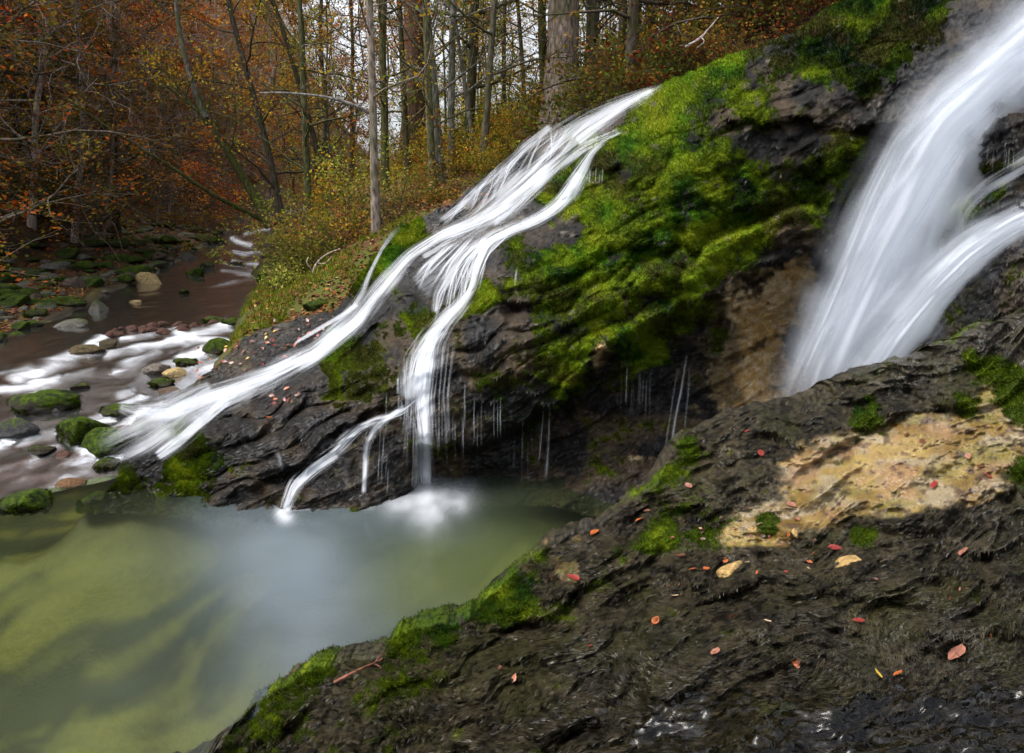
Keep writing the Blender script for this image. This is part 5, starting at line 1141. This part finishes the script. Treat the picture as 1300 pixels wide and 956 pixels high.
def stream_point(px, py):
    z = .3
    for _ in range(25):
        p = P_z(px, py, z); D, ZW, HW = path_near(p[0:1], p[1:2]); z = .5 * z + .5 * max(float(ZW[0]), float(terr_z(p[0:1], p[1:2])[0])) if p[1] > 5.6 else .6 * z
    return P_z(px, py, z)
DKST = (.022, .017, .013); GREY = (.085, .080, .068); TANST = (.26, .19, .09); REDBR = (.060, .032, .024)
def stone_moss(o, a, h, seed):
    """fuzz of short moss blades on the stone's crown, built in the stone's own space"""
    me = o.data; n = len(me.vertices); V = np.empty(n * 3, np.float32); me.vertices.foreach_get('co', V); V = V.reshape(-1, 3)
    N_ = np.empty(n * 3, np.float32); me.vertices.foreach_get('normal', N_); N_ = N_.reshape(-1, 3)
    C = np.empty(n * 4, np.float32); me.color_attributes['Col'].data.foreach_get('color', C); C = C.reshape(-1, 4)[:, :3]
    w = (C[:, 1] > C[:, 0] * 1.12) * np.clip(N_[:, 2] + .5, 0, None) * np.hypot(V[:, 0], V[:, 1]); w = w + 1e-9 * (w.sum() == 0)
    rng = np.random.default_rng(seed); cnt = 2600; i = rng.choice(n, cnt, p=w / w.sum())
    p = V[i] + rng.normal(size=(cnt, 3)) * a * .035; d = N_[i] + rng.normal(size=(cnt, 3)) * .5; d /= np.linalg.norm(d, axis=1)[:, None]
    sd = np.cross(d, rng.normal(size=(cnt, 3))); sd /= np.linalg.norm(sd, axis=1)[:, None]; L = rng.uniform(.010, .024, cnt)[:, None]; b = p - d * L * .6
    Vv = np.stack([b - sd * L * .16, b + sd * L * .16, p + d * L + sd * L * .07, p + d * L - sd * L * .07], 1)
    c = C[i] * rng.uniform(.6, 1.6, cnt)[:, None]
    q = link('moss', mk_mesh('moss', Vv.reshape(-1, 3), np.arange(4 * cnt).reshape(-1, 4), np.repeat(c, 4, 0), smooth=False), M_MOSS, o); q['kind'] = 'stuff'
def boulder(px, py, rx, ry, moss, tone, label, seed, sink=.35, yaw=0.0):
    """px,py: middle of the stone's waterline; rx, ry: half size in the photo"""
    p = stream_point(px, py + ry * .55); t = p[1] * CP - (p[2] - H_CAM) * SP
    a = rx * t / F_PX; h = ry * 1.25 * t / F_PX
    o = link('boulder', stone_mesh('boulder', seed, (a, a * .75, h), moss, tone), M_STONE)
    o.location = (p[0], p[1] + a * .3, p[2] + h * (.5 - sink)); o.rotation_euler = (0, 0, yaw)
    if moss >= .45: stone_moss(o, a, h, seed)
    return tag(o, label, 'boulder')
for k, a in enumerate([
    (185, 354, 18, 11, 0, TANST, 'bare tan boulder, the palest on the far gravel bank of the stream'),
    (121, 391, 14, 8, .35, GREY, 'pale grey stone with a mossy cap at the near edge of the gravel bank'),
    (171, 383, 8, 2.5, 0, TANST, 'flat pale stone barely rising from the still upper water'),
    (233, 371, 6, 4, .6, DKST, 'small lone mossy stone in the still upper water'),
    (246, 347, 14, 7, .75, DKST, 'bright mossy stone where the upper stream narrows, left edge'),
    (262, 338, 12, 7, .5, GREY, 'grey and green stone just behind the bright mossy one at the narrows'),
    (274, 306, 11, 7, .55, DKST, 'dark round mossy rock beside the distant rapid'),
    (299, 335, 10, 4.5, .15, DKST, 'dark flat stone parting the small rapid at the narrows'),
    (333, 342, 9, 7, .2, (.05, .035, .02), 'brown stone under the bush at the right edge of the narrows'),
    (108, 444, 27, 9, 0, (.060, .046, .024), 'long low brown boulder lying in the white riffle'),
    (134, 438, 14, 9, .1, (.045, .036, .022), 'rounder brown boulder leaning on the long low one in the riffle'),
    (85, 412, 22, 8, .3, GREY, 'broad grey boulder at the head of the left riffle'),
    (46, 398, 14, 7, .5, DKST, 'mossy dark stone on the bank left of the broad grey boulder'),
    (275, 442, 25, 12, .7, DKST, 'mossy boulder lodged between the riffle and the wet leaf strewn slab'),
    (232, 460, 15, 6, .6, DKST, 'low mossy stone left of the boulder lodged by the slab'),
    (197, 469, 18, 7, .15, (.12, .10, .085), 'smooth grey brown stone in the shallows below the riffle'),
    (221, 473, 16, 7, 0, TANST, 'tan knobbly stone in the shallows below the riffle'),
    (203, 485, 18, 5, .55, DKST, 'flat mossy stone awash just below the tan knobbly one'),
    (216, 498, 20, 7, .05, (.07, .045, .03), 'flat reddish brown stone at the upper lip of the white fan'),
    (270, 408, 16, 6, .5, DKST, 'dark mossy stone on the riffle crest at its right end'),
    (296, 410, 14, 8, .6, DKST, 'mossy block at the tip of the grassy bank'),
    (225, 412, 9, 4, 0, REDBR, 'dark reddish stone on the middle of the riffle crest'),
    (192, 418, 8, 4, 0, REDBR, 'small dark stone breaking the riffle crest left of its middle'),
    (150, 521, 24, 9, .6, DKST, 'dark green elongated boulder in front of the white fan'),
    (100, 547, 34, 18, .72, DKST, 'largest mossy boulder in the lower stream, left of the white fan'),
    (127, 561, 38, 16, .95, DKST, 'bright moss covered round boulder in front of the largest one'),
    (155, 545, 13, 8, .1, REDBR, 'reddish wet stone between the mossy boulders and the white fan'),
    (182, 543, 15, 15, .12, (.018, .018, .016), 'smooth black boulder at the left foot of the white fan'),
    (45, 512, 46, 13, .62, DKST, 'long mossy slab at the left edge of the lower stream'),
    (62, 520, 14, 6, .1, GREY, 'bare grey stone leaning on the long mossy slab'),
    (18, 546, 30, 12, .22, (.03, .03, .03), 'wet dark boulder washed by white water at the left edge'),
    (97, 492, 16, 4, .2, DKST, 'low dark stone behind the long mossy slab'),
    (31, 590, 20, 8, .45, (.10, .07, .045), 'small broken stone with a moss patch in the brown shallows'),
    (47, 571, 20, 5, .35, DKST, 'thin flat stone awash above the small broken one'),
    (130, 592, 20, 8, .45, DKST, 'low dark stone with one green tuft in the brown shallows'),
    (26, 637, 36, 15, .85, DKST, 'mossy mound at the left edge ringed by a white ripple'),
    (78, 578, 12, 4, 0, REDBR, 'tiny wet stone between the brown shallows and the mossy boulders'),
    (85, 615, 22, 3.5, 0, (.09, .05, .025), 'rust brown stone just under the surface of the shallows'),
    (402, 386, 20, 8, .9, DKST, 'mossy log like hump at the lower end of the leafy bank'),
    (333, 352, 9, 9, .9, DKST, 'mossy block at the water edge below the big bush'),
]):
    boulder(*a, seed=300 + k, yaw=(k * 1.7) % .8 - .4)

rngS = random.Random(31)
stp = [tag(link('bank_stone', stone_mesh('bank_stone', 400 + i, (1, .8, .55), m, tn, 22), M_STONE), 'mossy or grey stone, one of many strewn over the gravel bank left of the stream', 'stone', 'stones strewn over the left gravel bank') for i, (m, tn) in enumerate([(.75, DKST), (.55, GREY), (.2, GREY), (.9, DKST), (0, (.06, .045, .035)), (.65, DKST)])]
us = set(); n_st = 0
while n_st < 290:
    Y = 8.5 + 20 * rngS.random() ** 1.4; px = rngS.uniform(-60, 290)
    g = ground_at(px, Y); D, ZW, HW = path_near(np.array([g[0]]), np.array([g[1]])); o_ = -D[0] - HW[0]
    if o_ < -.35 or o_ > 3.0: continue
    p = stp[rngS.randrange(6)]; r = (.07 + .26 * rngS.random() ** 1.6) * (1.25 if Y > 14 else .85)
    if p.name in us: p = dup(p)
    us.add(p.name); p.location = (g[0], g[1], g[2] + r * .12); p.scale = (r * rngS.uniform(.8, 1.4), r, r * rngS.uniform(.6, 1.0)); p.rotation_euler = (0, 0, rngS.uniform(0, 6.28)); n_st += 1
# dark cobbles along the riffle crest
for k in range(26):
    px = rngS.uniform(140, 300); py = 424 - (px - 140) * .09 + rngS.uniform(-6, 8); q = stream_point(px, py); r = rngS.uniform(.04, .11)
    if k == 0: p = tag(link('riffle_cobble', stone_mesh('riffle_cobble', 450, (1, .8, .6), 0, REDBR, 18), M_STONE), 'small dark reddish cobble, one of a row damming the white riffle', 'cobble', 'cobbles along the riffle'); p0 = p
    else: p = dup(p0)
    p.location = (q[0], q[1], q[2] + .01); p.scale = (r * 1.3, r, r); p.rotation_euler = (0, 0, rngS.uniform(0, 6))

# ------------------------------------------------------------------ fallen leaves
def leaf_mesh(seed, L, col, wid=.62):
    rg = np.random.default_rng(seed); n = 11; m = 7
    s = np.linspace(0, 1, n)[:, None]; u = np.linspace(-1, 1, m)[None]
    w = wid * .5 * np.sin(np.pi * s ** .85) ** .8 * (1 - .25 * s)
    curl = rg.uniform(.1, .45); bend = rg.uniform(-.25, .35)
    X = (s - .5) + 0 * u; Yy = w * u; Z = curl * (w * u) ** 2 * 2.2 + bend * (s - .5) ** 2 + .012 * np.cos(s * 40) * np.abs(u)
    V = np.stack([X, Yy, Z], -1) * L
    c = np.array(col) * (1 - .35 * np.exp(-(u / .12) ** 2) + .22 * noise2(s * 6 + seed, u * 3, seed) )[..., None]
    V = list(V.reshape(-1, 3)); C = list(c.reshape(-1, 3)); Q = list(grid_quads(n, m))
    b = len(V)                                                    # stalk
    for i, x in enumerate((-.5, -.68)):
        for dy, dz in ((-.012, 0), (.012, 0)): V.append(np.array([x, dy + (.03 if i else 0), .25 * bend + .02 * i]) * L); C.append(np.array(col) * .5)
    Q.append([b, b + 1, b + 3, b + 2])
    return mk_mesh('fallen_leaf', np.array(V), np.array(Q), np.clip(np.array(C), 0, 1))
def surf_fore(px, py):
    f = lambda a, b: P(a, b, depth_fore(np.array([[a]], float), np.array([[b]], float)))[0, 0]
    p = f(px, py); e = 7.0
    n = np.cross(f(px + e, py) - f(px - e, py), f(px, py - e) - f(px, py + e)); n /= np.linalg.norm(n)
    if n @ (np.array([0, 0, H_CAM]) - p) < 0: n = -n
    return p, n
def lay_leaf(px, py, fn, L, col, label, rot, seed, lift=.012, wid=.62, group=None, tilt=.2):
    p, n = fn(px, py)
    o = link('fallen_leaf', leaf_mesh(seed, L, col, wid), M_FALLEN)
    q = mathutils.Vector(n).to_track_quat('Z', 'Y'); rg = random.Random(seed)
    o.rotation_euler = (q @ mathutils.Euler((rg.uniform(-tilt, tilt), rg.uniform(-tilt, tilt), rot)).to_quaternion()).to_euler()
    o.location = p + n * lift
    return tag(o, label, 'leaf', group)
RD = (.20, .024, .018); OR = (.33, .085, .022); BRN = (.10, .034, .018); PK = (.26, .11, .075); PLE = (.55, .38, .24); YL = (.55, .36, .04)
for k, (px, py, w, c, rot, lab) in enumerate([
    (965, 576, 15, RD, .3, 'bright red leaf with a wet shine on the dark strands left of the ochre patch'),
    (875, 619, 14, PK, .1, 'pinkish leaf lying on dark strands near the far rim of the ledge'),
    (1252, 605, 16, RD, 1.0, 'dark red curled leaf on the ochre rock at its right end'),
    (1247, 594, 10, BRN, .4, 'small brown leaf touching the dark red curled one on the ochre rock'),
    (1073, 606, 10, BRN, .2, 'small oval brown leaf alone in the middle of the ochre rock'),
    (1152, 553, 12, BRN, -.3, 'brown leaf at the upper edge of the ochre rock'),
    (1173, 562, 13, BRN, .1, 'dull brown leaf in the shallow film on the upper ochre rock'),
    (1231, 581, 12, PK, -.4, 'faded pink leaf under water on the right of the ochre rock'),
    (1188, 618, 18, RD, -.1, 'flat red leaf along the lower edge of the ochre rock'),
    (1005, 643, 18, PK, .1, 'faded pink leaf in the stony wet patch left of the ochre rock'),
    (1012, 661, 13, PK, 1.4, 'smaller pink leaf standing below the faded one in the stony wet patch'),
    (990, 694, 12, PK, .9, 'pale pink leaf beside the small green tuft'),
    (1060, 697, 20, RD, -.15, 'reddish leaf on top of the small tan stone in the strands'),
    (1225, 703, 24, PK, -.2, 'broad pink brown leaf on the flowing strands at the right'),
    (882, 725, 16, OR, -.2, 'orange leaf at the left of the little tan pool'),
    (921, 713, 13, OR, .1, 'orange leaf floating on the little tan pool'),
    (864, 708, 15, BRN, -.6, 'brown leaf with a curled tip above the orange leaf by the tan pool'),
    (896, 724, 12, OR, -1.0, 'thin orange leaf edge at the rim of the little tan pool'),
    (755, 678, 19, OR, .15, 'vivid orange red leaf on the wet rim near the pool'),
    (822, 650, 11, PK, 1.2, 'upright pinkish leaf on the rim, upper of a pair'),
    (812, 661, 15, OR, -.4, 'orange leaf on the rim, lower of a pair'),
    (728, 735, 19, RD, -.5, 'crumpled red leaf in the crease below the tan rim stones'),
    (741, 752, 7, OR, 0, 'tiny orange leaf just below the crumpled red one'),
    (832, 790, 17, OR, .05, 'orange leaf next to a dark puddle in the middle of the ledge'),
    (857, 759, 12, PLE, -.5, 'pale upright leaf in the middle of the ledge'),
    (751, 823, 10, RD, 1.2, 'slim red leaf standing in the wet strands at the bottom'),
    (653, 861, 12, OR, 1.3, 'orange leaf at the bottom edge, right of the twig'),
    (635, 851, 10, BRN, 1.2, 'brown upright leaf close to the orange one at the bottom edge'),
    (930, 787, 17, RD, -.5, 'deep red ribbed leaf on the dark strands below the tan pool'),
    (973, 792, 14, PLE, 1.35, 'narrow silvery leaf right of the deep red ribbed one'),
    (1089, 791, 19, RD, .35, 'dull red leaf in the flowing water at the middle bottom'),
    (908, 832, 20, PK, .4, 'pale pink leaf swirling in the water at the bottom left of the flow'),
    (1012, 845, 20, OR, -.2, 'orange brown leaf in the water at the bottom'),
    (1216, 834, 38, PK, -.35, 'long pink leaf carried by the water at the bottom right'),
    (1141, 860, 18, OR, -.1, 'orange leaf at the bottom edge on the right'),
    (1112, 858, 16, YL, .1, 'yellow leaf at the bottom edge, next to an orange one'),
    (948, 548, 8, RD, .4, 'small red leaf in a notch of the far rim'),
    (1160, 580, 9, PLE, .4, 'pale crumb of a leaf on the upper right of the ochre rock')]):
    d = float(DF(np.array([px]), np.array([py]))[0]) * 1.08
    lay_leaf(px, py, surf_fore, w * .98 * d / F_PX, c, lab, rot, 700 + k, .010)

def surf_main(px, py):
    f = lambda a, b: P(a, b, depth_main(np.array([[a]], float), np.array([[b]], float)))[0, 0]
    p = f(px, py); e = 9.0
    n = np.cross(f(px + e, py) - f(px - e, py), f(px, py - e) - f(px, py + e)); n /= np.linalg.norm(n)
    if n @ (np.array([0, 0, H_CAM]) - p) < 0: n = -n
    return p, n
rl = random.Random(91)
for k in range(92):
    if k < 62: px = rl.uniform(235, 425); py = 470 - (px - 235) * .33 + rl.gauss(0, 12); lab, gr = 'red or orange leaf stuck to the wet slab left of the long cascade', 'red leaves on the wet slab'
    elif k < 78: px = rl.gauss(352, 16); py = rl.gauss(512, 14); lab, gr = 'red leaf in the cluster on the black ridges under the long cascade', 'red leaves on the black ridges'
    else: px = rl.uniform(560, 660); py = 265 - (px - 560) * .3 + rl.gauss(0, 5); lab, gr = 'red leaf on the upper rim of the long cascade', 'red leaves on the upper cascade rim'
    c = [RD, OR, BRN, PK, YL][rl.choices(range(5), [4, 3, 3, 2, .6])[0]]
    lay_leaf(px, py, surf_main, rl.uniform(.04, .065), c, lab, rl.uniform(0, 6), 1000 + k, .025, group=gr, tilt=.5)

# ------------------------------------------------------------------ leaf litter and grass on the forest floor
def build_litter():
    rg = np.random.default_rng(4); N = 90000
    Y = 7.0 + 26 * rg.uniform(size=N) ** 1.6; U = rg.uniform(-.95, .75, N); X = U * (Y + 1.5)
    D, ZW, HW = path_near(X, Y); o = np.abs(D) - HW
    keep = (o > .12) & ((D < 0) | (Y > crest_y(X) + .15))
    X, Y, D = X[keep], Y[keep], D[keep]; Z = terr_z(X, Y) + .012
    pal = np.array([(.20, .075, .03), (.28, .12, .04), (.13, .05, .025), (.32, .20, .07), (.24, .10, .07), (.09, .045, .025)])
    c = pal[rg.integers(0, 6, len(X))] * rg.uniform(.6, 1.3, len(X))[:, None] * np.where(D < 0, .8, 1.0)[:, None]
    a = Acc(); a.leaves(np.stack([X, Y, Z], -1), .075, c, rg, flat=.75)
    tag(link('leaf_litter', a.mesh('leaf_litter', False), M_LITTER), 'brown and orange fallen leaves covering the wood floor and the banks', 'leaf litter', kind='stuff')
    N = 26000; Y = 8.2 + 5 * rg.uniform(size=N) ** 1.3; U = rg.uniform(-.42, -.12, N); X = U * (Y + 1.5)
    D, ZW, HW = path_near(X, Y); o = np.abs(D) - HW
    patch = fbm2(X * 1.3, Y * 1.3, 3, 88)
    keep = (o > .0) & (D > 0) & (Y > crest_y(X) + .1) & (patch + .5 * np.exp(-o / .4) > .08)
    X, Y = X[keep], Y[keep]; Z = terr_z(X, Y); n = len(X)
    L = rg.uniform(.015, .05, n)[:, None]; d = rg.normal(size=(n, 3)) * .5 + [0, 0, 1]; sd = rg.normal(size=(n, 3)); sd[:, 2] = 0; sd /= np.linalg.norm(sd, axis=1)[:, None]
    p = np.stack([X, Y, Z], -1); V = np.stack([p - sd * .008, p + sd * .008, p + d * L + sd * .004, p + d * L - sd * .004], 1)
    pal = np.array([(.14, .19, .012), (.20, .22, .02), (.09, .13, .01), (.24, .20, .04)]); c = np.repeat(pal[rg.integers(0, 4, n)] * rg.uniform(.6, 1.3, n)[:, None], 4, 0)
    tag(link('grass', mk_mesh('grass', V.reshape(-1, 3), np.arange(4 * n).reshape(-1, 4), c, smooth=False), M_MOSS), 'short grass and moss on the bank left of the long cascade', 'grass', kind='stuff')
build_litter()

# ------------------------------------------------------------------ dead wood
def dead_wood(name, label, cat, branches, col):
    a = Acc(); o0 = np.array(branches[0][0][0])
    for pts, r in branches:
        q, _ = smooth_path3(np.array(pts) - o0, 10); a.tube(q, np.linspace(r, r * .35, 10), 5, col)
    o = link(name, a.mesh(name), M_BARK); o.location = o0; return tag(o, label, cat)
F = lambda px, py, dz=.03: P(px, py, float(depth_fore(np.array([[px]], float), np.array([[py]], float))[0, 0]) - dz)
dead_wood('twig', 'reddish forked twig lying across the bottom tip of the ledge', 'twig', [([F(425, 866), F(450, 853), F(475, 842), F(486, 836, .06)], .009), ([F(476, 842), F(482, 834, .06), F(486, 826, .09)], .006), ([F(474, 843), F(481, 845), F(484, 849)], .005)], (.13, .055, .035))
G = lambda px, py, Y: P(px, py, Y)
dead_wood('root', 'pale bleached forked root lying on the leafy bank below the big bush', 'dead wood', [([G(398, 356, 9.6), G(396, 342, 9.6), G(404, 330, 9.7), G(418, 320, 9.8), G(432, 316, 9.9)], .022), ([G(396, 342, 9.6), G(388, 333, 9.5), G(392, 326, 9.6)], .015), ([G(402, 334, 9.7), G(412, 336, 9.6), G(422, 325, 9.7)], .013)], (.42, .34, .26))
dead_wood('stick', 'short pale stick standing at the edge of the wet slab', 'stick', [([G(418, 392, 8.6), G(420, 372, 8.7), G(421, 358, 8.7)], .012)], (.45, .36, .26))
dead_wood('branch', 'bare grey forked branch fallen on the slope above the moss dome', 'dead wood', [([G(870, 60, 9.6), G(885, 52, 9.6), G(897, 40, 9.7), G(912, 22, 9.8)], .018), ([G(890, 48, 9.6), G(896, 52, 9.5), G(884, 62, 9.4)], .010), ([G(897, 40, 9.7), G(893, 46, 9.6), G(878, 57, 9.5), G(862, 58, 9.5)], .010)], (.30, .26, .25))
dead_wood('bough', 'long pale crooked bough reaching left from the slim pale tree', 'dead wood', [([G(474, 146, 10.6), G(456, 133, 10.5), G(436, 129, 10.4), G(414, 120, 10.3), G(405, 124, 10.3), G(384, 119, 10.2), G(350, 116, 10.1), G(329, 118, 10.0)], .030)], (.24, .22, .2))

# ------------------------------------------------------------------ shallow water sliding over the near ledge
def build_film(name, x0, x1, y0, y1, lift, seed, label=None):
    nx, ny = int((x1 - x0) / 2.5), int((y1 - y0) / 2.5)
    PX, PY = np.meshgrid(np.linspace(x0, x1, nx), np.linspace(y0, y1, ny))
    Y = depth_fore(PX, PY)
    for k in range(60):
        Ys = Y.copy(); Ys[1:-1] = (Y[:-2] + 2 * Y[1:-1] + Y[2:]) / 4; Ys[:, 1:-1] = (Ys[:, :-2] + 2 * Ys[:, 1:-1] + Ys[:, 2:]) / 4; Y = Ys
    V = P(PX, PY, Y - lift); V[..., 2] += .010 * noise2(PX / 22 + PY / 30, PY / 8, seed) + .006 * noise2(PX / 10 + PY / 14, PY / 4, seed + 1) - .06 * (1 - sstep(0, 90, PX - x0 - 40 * noise2(PY / 25, PY * 0 + 3, seed)) * sstep(0, .42 * (y1 - y0), PY - y0 - .12 * (y1 - y0) * (1 + fbm2(PX / 70, PX * 0, 3, seed + 5))))
    o = link(name, mk_mesh(name, V, grid_quads(ny, nx, True), None, {'MurkSheen': np.zeros(PX.shape), 'Foam': np.zeros(PX.shape)}), M_FILM)
    return tag(o, kind='structure')
M_FILM = water_mat('sliding_water', (.80, .78, .74), (.05, .05, .05), .12, wave=.45, wave_sc=9.0)
build_film('water_film', 690, 1440, 775, 1005, .036, 55)
build_film('water_film', 885, 965, 695, 745, .010, 57)

# two flat tan stones bedded in the algae
for px, py, w, yaw, lab, sd in [(1075, 714, 20, .3, 'small angular tan stone bedded in dark strands below the ochre patch', 611), (926, 722, 21, -.2, 'flat tan stone under the little pool left of the angular one', 613), (1010, 676, 7, .6, 'pale pebble beside the green tuft in the stony wet patch', 615), (955, 672, 8, .2, 'yellowish pebble left of the green tuft in the stony wet patch', 617)]:
    p, n = surf_fore(px, py); a = w * np.linalg.norm(p - np.array([0, 0, H_CAM])) / F_PX
    o = link('flat_stone', stone_mesh('flat_stone', sd, (a, a * .75, a * .28), 0, (.25, .165, .065), 30, .3), M_STONE)
    q = mathutils.Vector(n).to_track_quat('Z', 'Y'); o.rotation_euler = (q @ mathutils.Euler((0, 0, yaw)).to_quaternion()).to_euler(); o.location = p - n * a * .08
    tag(o, lab, 'stone')

rk = random.Random(17)
for k in range(34):
    if k < 20: px, py = rk.gauss(935, 45), rk.gauss(690, 22)
    else: px, py = rk.uniform(720, 1260), rk.uniform(640, 840)
    if py < np.interp(px, TOPF[:, 0], TOPF[:, 1]) + 15: continue
    d = float(DF(np.array([px]), np.array([py]))[0]); c = [BRN, OR, PK, PLE, RD][rk.choices(range(5), [5, 2, 2, 1.5, 1])[0]]
    lay_leaf(px, py, surf_fore, rk.uniform(5, 9) * d / F_PX, c, 'small brown scrap of a leaf among the dark strands of the near ledge', rk.uniform(0, 6), 1300 + k, .010, group='small leaf scraps on the near ledge', tilt=.5)
